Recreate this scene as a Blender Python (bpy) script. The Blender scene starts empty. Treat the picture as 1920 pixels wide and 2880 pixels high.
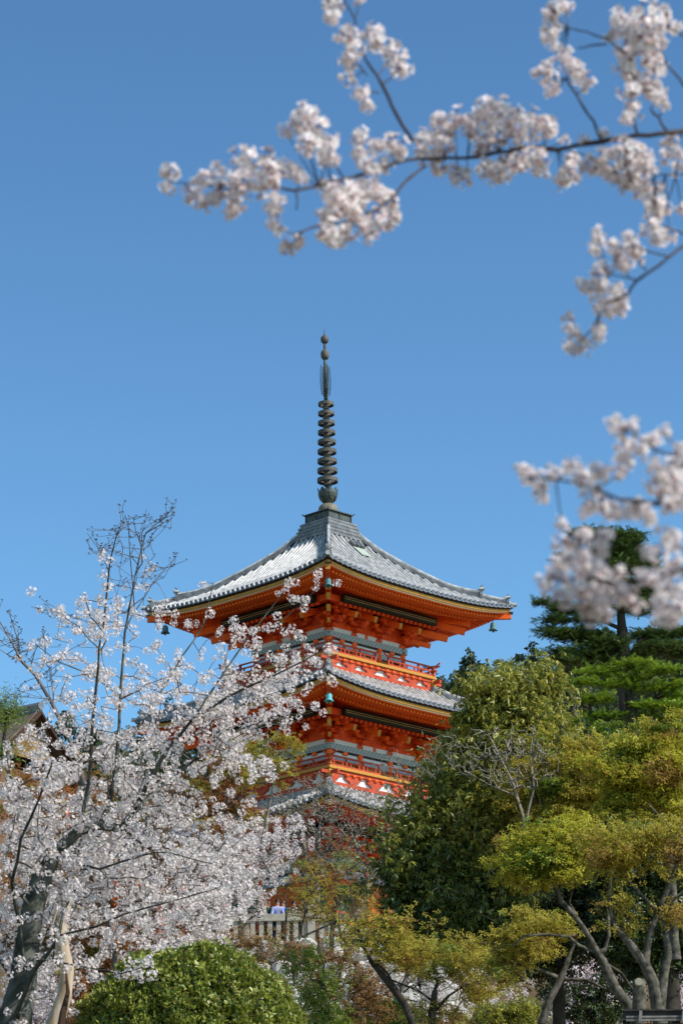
import bpy, math, random
import numpy as np
from mathutils import Matrix, Vector
R = math.radians
random.seed(7); rng = np.random.default_rng(7)
sc = bpy.context.scene; col = sc.collection

# ------------------------------------------------------------------ camera, world, sun, exposure
EYE = 1.6; PITCH = R(17.6); ROLL = R(0.5); FP = 9000.0
cam = bpy.data.objects.new('camera', bpy.data.cameras.new('camera')); col.objects.link(cam); sc.camera = cam
_f = Vector((0, math.cos(PITCH), math.sin(PITCH))); _u0 = Vector((0, -math.sin(PITCH), math.cos(PITCH))); _r0 = Vector((1, 0, 0))
_r = _r0 * math.cos(ROLL) - _u0 * math.sin(ROLL); _u = _u0 * math.cos(ROLL) + _r0 * math.sin(ROLL)
M = Matrix((( _r.x, _u.x, -_f.x, 0), (_r.y, _u.y, -_f.y, 0), (_r.z, _u.z, -_f.z, EYE), (0, 0, 0, 1)))
cam.matrix_world = M
cd = cam.data; cd.sensor_fit = 'VERTICAL'; cd.sensor_height = 36; cd.sensor_width = 24; cd.lens = FP * 36 / 2880
cd.clip_start = 0.5; cd.clip_end = 5000
cd.dof.use_dof = True; cd.dof.focus_distance = 140; cd.dof.aperture_fstop = 8.0

SUN_AZ, SUN_EL = 66, 42           # degrees to the right of "behind the camera"
w = bpy.data.worlds.new('World'); sc.world = w; w.use_nodes = True
nt = w.node_tree; sky = nt.nodes.new('ShaderNodeTexSky'); sky.sky_type = 'NISHITA'; sky.sun_disc = False
sky.sun_elevation = R(SUN_EL); sky.sun_rotation = R(180 - SUN_AZ); sky.altitude = 100
sky.air_density = 1.0; sky.dust_density = 0.25; sky.ozone_density = 2.0
gm = nt.nodes.new('ShaderNodeGamma'); gm.inputs[1].default_value = 1.5; nt.links.new(sky.outputs[0], gm.inputs[0])
vm = nt.nodes.new('ShaderNodeVectorMath'); vm.operation = 'MULTIPLY'; vm.inputs[1].default_value = (0.92, 1.09, 0.98); nt.links.new(gm.outputs[0], vm.inputs[0])
nt.links.new(vm.outputs[0], nt.nodes['Background'].inputs[0]); nt.nodes['Background'].inputs[1].default_value = 0.060
sl = bpy.data.lights.new('sun', 'SUN'); sl.energy = 4.0; sl.angle = R(0.53); sl.color = (1, 0.955, 0.88)
so = bpy.data.objects.new('sun', sl); col.objects.link(so)
sd = Vector((math.sin(R(SUN_AZ)) * math.cos(R(SUN_EL)), -math.cos(R(SUN_AZ)) * math.cos(R(SUN_EL)), math.sin(R(SUN_EL))))
so.rotation_euler = sd.to_track_quat('Z', 'Y').to_euler(); so.location = (60, -40, 90)
sc.view_settings.view_transform = 'Standard'; sc.view_settings.look = 'None'
sc.view_settings.exposure = 0.5; sc.view_settings.gamma = 1

def P(x, y, Y):
    """point at forward distance Y on the sight line through photo pixel (x, y)"""
    d = _f + _r * ((x - 960) / FP) - _u * ((y - 1440) / FP)
    return Vector((d.x / d.y * Y, Y, EYE + d.z / d.y * Y))
def mpp(Y): return Y * 1.03 / FP   # metres per photo pixel at distance Y

# ------------------------------------------------------------------ mesh helpers
class G:
    def __init__(s): s.v = []; s.f = []; s.m = []
    def add(s, vs, fs, m=0):
        o = len(s.v); s.v += [tuple(p) for p in vs]
        s.f += [tuple(i + o for i in f) for f in fs]; s.m += [m] * len(fs); return s
    def box(s, c, d, m=0, rot=None, T=None, end=None):
        hx, hy, hz = d[0] / 2, d[1] / 2, d[2] / 2
        vs = [Vector((x, y, z)) for x in (-hx, hx) for y in (-hy, hy) for z in (-hz, hz)]
        if rot is not None: vs = [rot @ v for v in vs]
        vs = [v + Vector(c) for v in vs]
        if T is not None: vs = [T @ v for v in vs]
        fs = [(0, 1, 3, 2), (4, 6, 7, 5), (0, 4, 5, 1), (2, 3, 7, 6), (0, 2, 6, 4), (1, 5, 7, 3)]
        s.add(vs, fs, m)
        if end is not None: s.m[-4] = end      # the -y face
        return s
    def prism(s, poly, a, b, mapf, m=0):
        """poly in 2D, extruded from a to b, mapf(p, q, t) -> 3D"""
        n = len(poly)
        vs = [mapf(p, q, a) for p, q in poly] + [mapf(p, q, b) for p, q in poly]
        fs = [tuple(range(n))[::-1], tuple(range(n, 2 * n))] + [(i, (i + 1) % n, (i + 1) % n + n, i + n) for i in range(n)]
        return s.add(vs, fs, m)
    def tube(s, pts, rad, n=6, m=0, cap=True):
        pts = [Vector(p) for p in pts]
        if not hasattr(rad, '__len__'): rad = [rad] * len(pts)
        vs = []; ref = Vector((0.31, 0.2, 0.93))
        for i, p in enumerate(pts):
            t = (pts[min(i + 1, len(pts) - 1)] - pts[max(i - 1, 0)]).normalized()
            a = t.cross(ref)
            if a.length < 1e-3: a = t.cross(Vector((1, 0, 0)))
            a.normalize(); b = t.cross(a)
            for k in range(n):
                c = 2 * math.pi * k / n
                vs.append(p + (a * math.cos(c) + b * math.sin(c)) * rad[i])
        fs = [(i * n + k, i * n + (k + 1) % n, (i + 1) * n + (k + 1) % n, (i + 1) * n + k) for i in range(len(pts) - 1) for k in range(n)]
        if cap: fs += [tuple(range(n))[::-1], tuple(range(len(vs) - n, len(vs)))]
        return s.add(vs, fs, m)
    def lathe(s, prof, n=16, c=(0, 0, 0), m=0):
        vs = [(c[0] + r * math.cos(2 * math.pi * k / n), c[1] + r * math.sin(2 * math.pi * k / n), c[2] + z) for r, z in prof for k in range(n)]
        fs = [(i * n + k, i * n + (k + 1) % n, (i + 1) * n + (k + 1) % n, (i + 1) * n + k) for i in range(len(prof) - 1) for k in range(n)]
        fs += [tuple(range(n))[::-1], tuple(range(len(vs) - n, len(vs)))]
        return s.add(vs, fs, m)
    def mesh(s, name, mats, smooth=False):
        me = bpy.data.meshes.new(name); me.from_pydata(s.v, [], s.f)
        for mm in (mats if isinstance(mats, (list, tuple)) else [mats]): me.materials.append(mm)
        me.polygons.foreach_set('material_index', s.m)
        if smooth: me.polygons.foreach_set('use_smooth', [True] * len(s.f))
        me.update(); return me

def ob(name, me, parent=None, mat=None, kind=None):
    o = bpy.data.objects.new(name, me); col.objects.link(o)
    if parent is not None: o.parent = parent
    if mat is not None: o.matrix_local = mat
    if kind: o['kind'] = kind
    return o
def mk(name, g, mats, parent=None, smooth=False, kind=None, mat=None):
    return ob(name, g.mesh(name, mats, smooth), parent, mat, kind)
GROUPS = {'maple_tree': 'spring maples around the pagoda', 'cherry_tree': 'cherry trees in blossom', 'bare_tree': 'leafless grey trees', 'camellia_tree': 'shaded dark-leaved trees and bushes', 'evergreen_tree': 'evergreens right of the pagoda', 'fir_tree': 'tiered firs at the right', 'laurel_bush': 'low green shrubs', 'person': 'people behind the stone fence', 'cherry_branch': 'near cherry branches out of focus', 'hall': 'small temple halls behind the trees'}
def tag(o, label, cat, group=None):
    group = group or GROUPS.get(o.name.split('.')[0])
    o['label'] = label; o['category'] = cat
    if group: o['group'] = group
    return o
def thing(name, loc, label, cat, group=None, rz=0):
    o = bpy.data.objects.new(name, None); col.objects.link(o); o.location = loc; o.rotation_euler = (0, 0, rz)
    o.empty_display_size = 0.2
    return tag(o, label, cat, group)
def RZ(k): return Matrix.Rotation(k, 4, 'Z')
def TR(*a): return Matrix.Translation(a)

# numpy mesh: template instances merged into one mesh
def npmesh(name, V, F, mats, midx=None, smooth=False):
    me = bpy.data.meshes.new(name); nv = len(V); nf, k = F.shape
    me.vertices.add(nv); me.vertices.foreach_set('co', np.ascontiguousarray(V, dtype=np.float32).ravel())
    me.loops.add(nf * k); me.loops.foreach_set('vertex_index', F.astype(np.int32).ravel())
    me.polygons.add(nf); me.polygons.foreach_set('loop_start', np.arange(0, nf * k, k, dtype=np.int32))
    me.polygons.foreach_set('loop_total', np.full(nf, k, dtype=np.int32))
    for mm in (mats if isinstance(mats, (list, tuple)) else [mats]): me.materials.append(mm)
    if midx is not None: me.polygons.foreach_set('material_index', midx.astype(np.int32))
    if smooth: me.polygons.foreach_set('use_smooth', np.ones(nf, dtype=bool))
    me.update(calc_edges=True); return me
def rotmats(n, tilt=None, rg=rng):
    """random rotations; tilt None = any, else z axis tilted at most about tilt radians from up"""
    if tilt is None:
        q = rg.normal(size=(n, 4)); q /= np.linalg.norm(q, axis=1)[:, None]
        a, b, c, d = q.T
        return np.stack([np.stack([1 - 2 * (c * c + d * d), 2 * (b * c - a * d), 2 * (b * d + a * c)], 1),
                         np.stack([2 * (b * c + a * d), 1 - 2 * (b * b + d * d), 2 * (c * d - a * b)], 1),
                         np.stack([2 * (b * d - a * c), 2 * (c * d + a * b), 1 - 2 * (b * b + c * c)], 1)], 1)
    th = rg.uniform(0, 2 * np.pi, n); ph = rg.normal(0, tilt, n); ps = rg.normal(0, tilt, n)
    cz, sz = np.cos(th), np.sin(th); cx, sx = np.cos(ph), np.sin(ph); cy, sy = np.cos(ps), np.sin(ps); o = np.zeros(n); l = np.ones(n)
    Z = np.stack([np.stack([cz, -sz, o], 1), np.stack([sz, cz, o], 1), np.stack([o, o, l], 1)], 1)
    X = np.stack([np.stack([l, o, o], 1), np.stack([o, cx, -sx], 1), np.stack([o, sx, cx], 1)], 1)
    Yy = np.stack([np.stack([cy, o, sy], 1), np.stack([o, l, o], 1), np.stack([-sy, o, cy], 1)], 1)
    return X @ Yy @ Z
def scatter(tv, tf, pos, rots, scl):
    pos = np.asarray(pos); n = len(pos)
    V = np.einsum('nij,vj->nvi', rots, tv) * np.asarray(scl).reshape(-1, 1, 1) + pos[:, None, :]
    F = tf[None] + (np.arange(n) * len(tv))[:, None, None]
    return V.reshape(-1, 3), F.reshape(-1, tf.shape[1])

# ------------------------------------------------------------------ materials
def mat(name, c, rough=0.6, spec=0.4, c2=None, scale=4, bump=0, bscale=20, metal=0, detail=4, stretch=None):
    m = bpy.data.materials.new(name); m.use_nodes = True; n = m.node_tree; b = n.nodes['Principled BSDF']
    b.inputs['Roughness'].default_value = rough; b.inputs['Specular IOR Level'].default_value = spec; b.inputs['Metallic'].default_value = metal
    b.inputs['Base Color'].default_value = (*c, 1)
    tc = n.nodes.new('ShaderNodeTexCoord'); src = tc.outputs['Object']
    if stretch:
        mp = n.nodes.new('ShaderNodeMapping'); mp.inputs['Scale'].default_value = stretch; n.links.new(src, mp.inputs[0]); src = mp.outputs[0]
    if c2 is not None:
        t = n.nodes.new('ShaderNodeTexNoise'); t.inputs['Scale'].default_value = scale; t.inputs['Detail'].default_value = detail
        n.links.new(src, t.inputs['Vector'])
        r = n.nodes.new('ShaderNodeValToRGB'); r.color_ramp.elements[0].position = 0.35; r.color_ramp.elements[1].position = 0.65
        r.color_ramp.elements[0].color = (*c, 1); r.color_ramp.elements[1].color = (*c2, 1)
        n.links.new(t.outputs['Fac'], r.inputs[0]); n.links.new(r.outputs[0], b.inputs['Base Color'])
    if bump:
        t2 = n.nodes.new('ShaderNodeTexNoise'); t2.inputs['Scale'].default_value = bscale; t2.inputs['Detail'].default_value = 6
        n.links.new(src, t2.inputs['Vector']); bp = n.nodes.new('ShaderNodeBump'); bp.inputs['Strength'].default_value = bump
        n.links.new(t2.outputs['Fac'], bp.inputs['Height']); n.links.new(bp.outputs[0], b.inputs['Normal'])
    return m
def leafmat(name, cols, trans=0.35, rough=0.5, spec=0.3):
    """colour drawn per leaf (mesh island) plus some light let through"""
    m = bpy.data.materials.new(name); m.use_nodes = True; n = m.node_tree; b = n.nodes['Principled BSDF']; out = n.nodes['Material Output']
    g = n.nodes.new('ShaderNodeNewGeometry'); r = n.nodes.new('ShaderNodeValToRGB'); e = r.color_ramp.elements
    e[0].position = 0; e[0].color = (*cols[0], 1); e[1].position = 1; e[1].color = (*cols[-1], 1)
    for i, c in enumerate(cols[1:-1]): x = e.new((i + 1) / (len(cols) - 1)); x.color = (*c, 1)
    n.links.new(g.outputs['Random Per Island'], r.inputs[0])
    b.inputs['Roughness'].default_value = rough; b.inputs['Specular IOR Level'].default_value = spec
    n.links.new(r.outputs[0], b.inputs['Base Color'])
    t = n.nodes.new('ShaderNodeBsdfTranslucent'); n.links.new(r.outputs[0], t.inputs[0])
    mx = n.nodes.new('ShaderNodeMixShader'); mx.inputs[0].default_value = trans
    n.links.new(b.outputs[0], mx.inputs[1]); n.links.new(t.outputs[0], mx.inputs[2]); n.links.new(mx.outputs[0], out.inputs[0])
    return m

red = mat('vermilion_paint', (0.90, 0.140, 0.014), 0.6, 0.22, (0.80, 0.100, 0.012), 3, detail=8)
redb = mat('bounce_lit_vermilion', (0.92, 0.19, 0.018), 0.6, 0.2, (0.86, 0.15, 0.016), 2.5, detail=8)  # lightened red standing in for bounce light under the eaves
redw = mat('faded_vermilion_dimmed_for_sun', (0.50, 0.075, 0.030), 0.7, 0.2, (0.36, 0.050, 0.022), 2.2, detail=9)  # faded paint, also darkened to offset strong sun on the balcony
red2 = mat('vermilion_beam', (0.78, 0.090, 0.012), 0.6, 0.22, (0.60, 0.058, 0.010), 2.5, detail=8)
rend = mat('rafter_end_paint', (0.80, 0.20, 0.03), 0.6, 0.2)
yel = mat('ochre_paint', (0.55, 0.27, 0.035), 0.6, 0.3, (0.40, 0.18, 0.03), 4, detail=8)
cream = mat('cream_board', (0.60, 0.42, 0.26), 0.7, 0.2)
white = mat('white_plaster', (0.66, 0.64, 0.64), 0.8, 0.2, (0.56, 0.55, 0.56), 3)
tile = mat('grey_roof_tile', (0.55, 0.535, 0.51), 0.40, 0.5, (0.27, 0.265, 0.255), 3.4, 0.25, 9, detail=8)
tiled = mat('dark_tile', (0.085, 0.09, 0.10), 0.5, 0.5, (0.20, 0.20, 0.20), 3, 0.4, 14, detail=8)
tilep = mat('tile_bed', (0.035, 0.035, 0.04), 0.8, 0.2, (0.08, 0.078, 0.075), 3, 0.4, 12, detail=8)
cap = mat('eave_tile_clay', (0.10, 0.115, 0.14), 0.45, 0.5, (0.19, 0.2, 0.22), 7)
black = mat('black_lacquer_and_shade', (0.012, 0.012, 0.012), 0.5, 0.3)  # lacquered fittings, and the shade painted under tile ends and wall plate
dgreen = mat('dark_green_paint', (0.014, 0.022, 0.016), 0.6, 0.2)
green = mat('green_lattice', (0.01, 0.12, 0.06), 0.6, 0.3)
bronze = mat('aged_bronze', (0.030, 0.038, 0.036), 0.55, 0.4, (0.075, 0.085, 0.075), 5, 0.3, 14)
bronze2 = mat('weathered_bronze_rings', (0.060, 0.060, 0.058), 0.65, 0.3, (0.12, 0.105, 0.085), 3, 0.3, 10)
domem = mat('weathered_dome', (0.22, 0.17, 0.11), 0.6, 0.35, (0.13, 0.115, 0.09), 3, 0.3, 8)
verdi = mat('verdigris', (0.10, 0.25, 0.26), 0.6, 0.3, (0.06, 0.14, 0.15), 9)
verdib = mat('bright_verdigris', (0.12, 0.50, 0.50), 0.6, 0.3, (0.08, 0.33, 0.34), 9)
stone = mat('pale_granite', (0.50, 0.46, 0.38), 0.85, 0.2, (0.32, 0.29, 0.23), 2.5, 0.5, 8, detail=8)
stonew = mat('white_boulder', (0.62, 0.60, 0.56), 0.85, 0.2, (0.36, 0.34, 0.31), 1.6, 0.6, 5, detail=8)
soil = mat('leafy_soil', (0.10, 0.065, 0.035), 0.95, 0.1, (0.17, 0.12, 0.07), 0.7, 0.6, 3, detail=8)
barkd = mat('dark_mossy_bark', (0.035, 0.036, 0.028), 0.9, 0.1, (0.115, 0.115, 0.095), 3.5, 0.9, 12, detail=8)
barkt = mat('cherry_twig_bark', (0.075, 0.06, 0.052), 0.8, 0.2, (0.14, 0.12, 0.105), 3)
barkg = mat('pale_grey_bark', (0.30, 0.27, 0.22), 0.9, 0.1, (0.15, 0.13, 0.10), 3.0, 0.6, 9, detail=8)
barkm = mat('maple_bark', (0.14, 0.125, 0.10), 0.9, 0.1, (0.035, 0.032, 0.022), 8.0, 1.0, 22, detail=8)
barkf = mat('fir_bark', (0.03, 0.025, 0.02), 0.9, 0.1, (0.06, 0.05, 0.04), 3, 0.6, 9)
barkn = mat('near_cherry_bark', (0.035, 0.022, 0.018), 0.7, 0.3, (0.07, 0.05, 0.045), 30, 0.4, 150)
stripm = mat('stripped_wood', (0.50, 0.40, 0.29), 0.8, 0.2, (0.30, 0.21, 0.13), 4, 0.5, 10, detail=8, stretch=(3, 3, 0.5))
woodd = mat('dark_weathered_wood', (0.055, 0.05, 0.05), 0.8, 0.2, (0.03, 0.027, 0.027), 6, 0.4, 20)
woodp = mat('grey_worn_wood', (0.26, 0.24, 0.22), 0.8, 0.2, (0.14, 0.13, 0.12), 6, 0.4, 20)
barkroof = mat('bark_shingle_roof', (0.20, 0.15, 0.115), 0.95, 0.1, (0.12, 0.09, 0.07), 3, 0.5, 12, detail=8)
blos = leafmat('cherry_petals', [(0.78, 0.67, 0.64), (0.86, 0.77, 0.73), (0.82, 0.74, 0.70), (0.88, 0.81, 0.77)], 0.40, 0.7, 0.1)
blosp = leafmat('pinkish_cherry_petals', [(0.74, 0.58, 0.62), (0.80, 0.68, 0.70), (0.80, 0.72, 0.73)], 0.30, 0.7, 0.1)
nearp = leafmat('near_petals', [(0.88, 0.82, 0.78), (0.92, 0.88, 0.84), (0.86, 0.72, 0.71), (0.93, 0.90, 0.86)], 0.40, 0.6, 0.15)
calyx = mat('calyx_red', (0.22, 0.05, 0.05), 0.6, 0.3)
flowc = mat('flower_centre', (0.55, 0.22, 0.24), 0.6, 0.3)
budm = mat('brown_bud', (0.10, 0.055, 0.05), 0.7, 0.2)

def pattern_mat(name, a, b, scale, vor=False):
    m = bpy.data.materials.new(name); m.use_nodes = True; n = m.node_tree; p = n.nodes['Principled BSDF']
    tc = n.nodes.new('ShaderNodeTexCoord'); mp = n.nodes.new('ShaderNodeMapping'); n.links.new(tc.outputs['Object'], mp.inputs[0])
    r = n.nodes.new('ShaderNodeValToRGB')
    if vor:
        t = n.nodes.new('ShaderNodeTexVoronoi'); t.inputs['Scale'].default_value = scale; n.links.new(mp.outputs[0], t.inputs[0]); o = t.outputs['Distance']
        r.color_ramp.elements[0].position = 0.25; r.color_ramp.elements[1].position = 0.5
    else:
        # diagonal lattice: sum of two diagonal saw waves
        s = n.nodes.new('ShaderNodeSeparateXYZ'); n.links.new(mp.outputs[0], s.inputs[0])
        def M_(op, x, y=None):
            q = n.nodes.new('ShaderNodeMath'); q.operation = op
            for i, v in enumerate((x, y)):
                if v is None: continue
                if isinstance(v, (int, float)): q.inputs[i].default_value = v
                else: n.links.new(v, q.inputs[i])
            return q.outputs[0]
        h = M_('ADD', s.outputs[0], s.outputs[1])
        a1 = M_('ABSOLUTE', M_('SINE', M_('MULTIPLY', M_('ADD', h, s.outputs[2]), scale)))
        a2 = M_('ABSOLUTE', M_('SINE', M_('MULTIPLY', M_('SUBTRACT', h, s.outputs[2]), scale)))
        o = M_('MINIMUM', a1, a2)
        r.color_ramp.elements[0].position = 0.3; r.color_ramp.elements[1].position = 0.5
    r.color_ramp.elements[0].color = (*a, 1); r.color_ramp.elements[1].color = (*b, 1)
    n.links.new(o, r.inputs[0]); n.links.new(r.outputs[0], p.inputs['Base Color']); p.inputs['Roughness'].default_value = 0.7
    return m
lattice = pattern_mat('painted_lattice_band', (0.38, 0.41, 0.41), (0.17, 0.22, 0.23), 14)
carved = pattern_mat('painted_carved_band', (0.10, 0.12, 0.20), (0.32, 0.36, 0.42), 16, True)

# ------------------------------------------------------------------ ground and hills
def gz(x, y):
    t = [(-60, -1.6), (15, -1.6), (30, 0.3), (50, 4.3), (80, 9.8), (100, 13.6), (115, 17.0), (116.6, 17.5), (117.5, 20.3), (118.1, 20.35), (118.3, 20.76), (128, 20.9), (134, 23.0), (135, 24.15), (152, 24.15), (160, 25)]
    z = np.interp(y, [a for a, b in t], [b for a, b in t])
    if y > 160:
        ridge = 66.0 + 8.5 * (1 / (1 + math.exp(-x / 6)))
        k = min(1, (y - 160) / 140); z = 25 + (ridge - 25) * (k ** 1.05)
        if y > 300: z = ridge + (y - 300) * 0.02 - max(0, (y - 600)) * 0.05
    return float(z) + EYE - (0 if y > 15 else 0) if y > 15 else float(z) + EYE
ys = list(range(-60, 15, 15)) + [15, 20, 30, 40, 50, 60, 70, 80, 90, 100, 108, 115, 116.6, 117.5, 118.1, 118.3, 122, 128, 131, 134, 135, 142, 152, 160] + list(range(170, 310, 10)) + [340, 400, 600, 1000, 2000, 4000]
xs = [-2500, -1200, -600, -300, -200, -150] + list(range(-110, 111, 10)) + [150, 200, 300, 600, 1200, 2500]
g = G(); vs = []
for y in ys:
    for x in xs:
        k = 0.25 if 20 < y < 115 else 0
        vs.append((x, y, gz(x, y) + k * math.sin(x * 0.37 + y * 0.21) + k * math.sin(x * 0.13 - y * 0.33)))
nx = len(xs)
g.add(vs, [(j * nx + i, j * nx + i + 1, (j + 1) * nx + i + 1, (j + 1) * nx + i) for j in range(len(ys) - 1) for i in range(nx - 1)])
mk('ground', g, soil, smooth=False, kind='structure')
def gnd(x, y): return gz(x, y)

# ------------------------------------------------------------------ pagoda
D = 142.0
ax = P(925, 1700, D)
ZB = 0.85
pag = thing('pagoda', (ax.x, D, EYE + 25.0 - ZB), 'three-storey vermilion pagoda with grey tiled roofs and tall bronze spire', 'pagoda', rz=R(45.0))
LIFT = 0.40
HQ = [(0, 0), (.76, .18), (1.53, .37), (2.25, .56), (3.17, .88), (4.38, 1.50), (5.28, 2.00), (6.2, 2.56), (7.17, 3.36), (7.6, 3.8)]
roofs = [  # eave half, corner z, body half, roof top half, profile scale, daiwa top z, skirt half
    dict(U=6.0, zc=15.42, b=2.36, ut=0.9, sc=1.0, dz=13.40),
    dict(U=6.28, zc=10.12, b=2.80, ut=3.1, sc=0.90, dz=8.08),
    dict(U=6.55, zc=4.75, b=3.25, ut=3.45, sc=0.90, dz=2.75)]
def surf(rf, u, t, lift=True):
    q = rf['U'] * 1.41421 - u * 1.41421
    z = rf['zc'] + ZB + rf['sc'] * np.interp(q, [a for a, b in HQ], [b for a, b in HQ])
    return z - LIFT * (1 - min(1, abs(t)) ** 3) * (u / rf['U']) ** 2.5
def lf(t): return LIFT * min(1, abs(t)) ** 3

capg = G()   # round eave tile seen end-on: outer ring, recessed face, boss
n = 10
def ringpts(r, y): return [(r * math.cos(2 * math.pi * k / n), y, r * math.sin(2 * math.pi * k / n)) for k in range(n)]
vs = ringpts(.095, .03) + ringpts(.095, -.03) + ringpts(.068, -.03) + ringpts(.062, -.012) + ringpts(.03, -.012) + ringpts(.026, -.025)
fs = [(j * n + k, j * n + (k + 1) % n, (j + 1) * n + (k + 1) % n, (j + 1) * n + k) for j in range(5) for k in range(n)] + [tuple(range(5 * n, 6 * n))]
capg.add(vs, fs); capme = capg.mesh('eave_tile', cap)
pang = G()   # flat eave tile hanging between two round ones
pang.prism([(-.10, -.01), (-.05, -.035), (.05, -.035), (.10, -.01), (.10, -.075), (.04, -.10), (-.04, -.10), (-.10, -.075)], -.02, .03, lambda p, q, t: (p, t, q)); panme = pang.mesh('pan_tile', cap)

rafg = G(); rafg.box((0, .5, 0), (1, 1, 1), 0, end=1); rafme = rafg.mesh('rafter', [redb, rend])

def arcarm(L, h, th):
    """bracket arm in profile: flat top, ends curving up to it"""
    a = [(-L, h), (-L, h * .45), (-L * .93, h * .2), (-L * .8, h * .05), (-L * .65, 0), (L * .65, 0), (L * .8, h * .05), (L * .93, h * .2), (L, h * .45), (L, h)]
    return a
def blockme():
    g = G(); s, h = .13, .16
    vs = [(x * s * .62, y * s * .62, 0) for x, y in ((-1, -1), (1, -1), (1, 1), (-1, 1))] + [(x * s, y * s, h * .45) for x, y in ((-1, -1), (1, -1), (1, 1), (-1, 1))] + [(x * s, y * s, h) for x, y in ((-1, -1), (1, -1), (1, 1), (-1, 1))]
    g.add(vs, [(3, 2, 1, 0), (8, 9, 10, 11)] + [(j * 4 + k, j * 4 + (k + 1) % 4, (j + 1) * 4 + (k + 1) % 4, (j + 1) * 4 + k) for j in (0, 1) for k in range(4)])
    return g.mesh('bearing_block', red)
blk = blockme()
Xmap = lambda off: (lambda p, q, t: (p, t, q + off))
Ymap = lambda off: (lambda p, q, t: (t, p, q + off))
def bracket_meshes(corner):
    """arms standing on the wall plate; origin at wall column, -y outward"""
    g = G(); H = .17
    tiers = [(0.16, .42, 0), (0.42, .62, .36), (0.68, .42, .72)]
    for z, L, out in tiers:
        g.prism(arcarm(L, H, 0), -.07, .07, Xmap(z))
        if out:
            g.prism(arcarm(L * .8, H, 0), -out - .07, -out + .07, Xmap(z))
        g.prism([(.1, H), (.1, 0), (-out - .28, 0), (-out - .38, H * .4), (-out - .38, H)], -.075, .075, Ymap(z))
    g.prism([(-.15, .0), (-.09, -.07 + .0), (.09, -.07), (.15, .0), (.15, .15), (-.15, .15)], -.15, .15, Xmap(.0))
    if corner:
        for z, L, out in tiers:
            g.prism([(.1, H), (.1, 0), (-out - .28, 0), (-out - .38, H * .4), (-out - .38, H)], -.075, .075, lambda p, q, t: (p, t, q + z))
            T = Matrix.Rotation(R(-45), 3, 'Z')
            def dm(p, q, t, T=T, z=z): v = T @ Vector((t, p, q + z)); return v
            o = out * 1.414
            g.prism([(.1, H), (.1, 0), (-o - .40, 0), (-o - .52, H * .4), (-o - .52, H)], -.085, .085, dm)
    return g.mesh('bracket_set', red2)
bm_mid = bracket_meshes(False); bm_cor = bracket_meshes(True)
tg = G(); tg.box((0, .85, 0), (.17, 1.7, .27), 0, end=1); tailme = tg.mesh('tail_rafter', [red, yel])
bpos = [(0, 0, .16 + .17), (-.33, 0, .33), (.33, 0, .33), (0, -.36, .59), (-.5, -.36, .59), (.5, -.36, .59), (-.5, 0, .59), (.5, 0, .59), (0, -.72, .85), (-.32, -.72, .85), (.32, -.72, .85), (-.36, 0, .85), (.36, 0, .85)]

def bracket(M_, me, parent, corner, visible):
    o = ob('bracket_set', me, parent, M_)
    for p in bpos:
        ob('bearing_block', blk, o, TR(*p))
    return o

def rail_tube(g, pts, r, m=0): g.tube(pts, r, 6, m)

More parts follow.
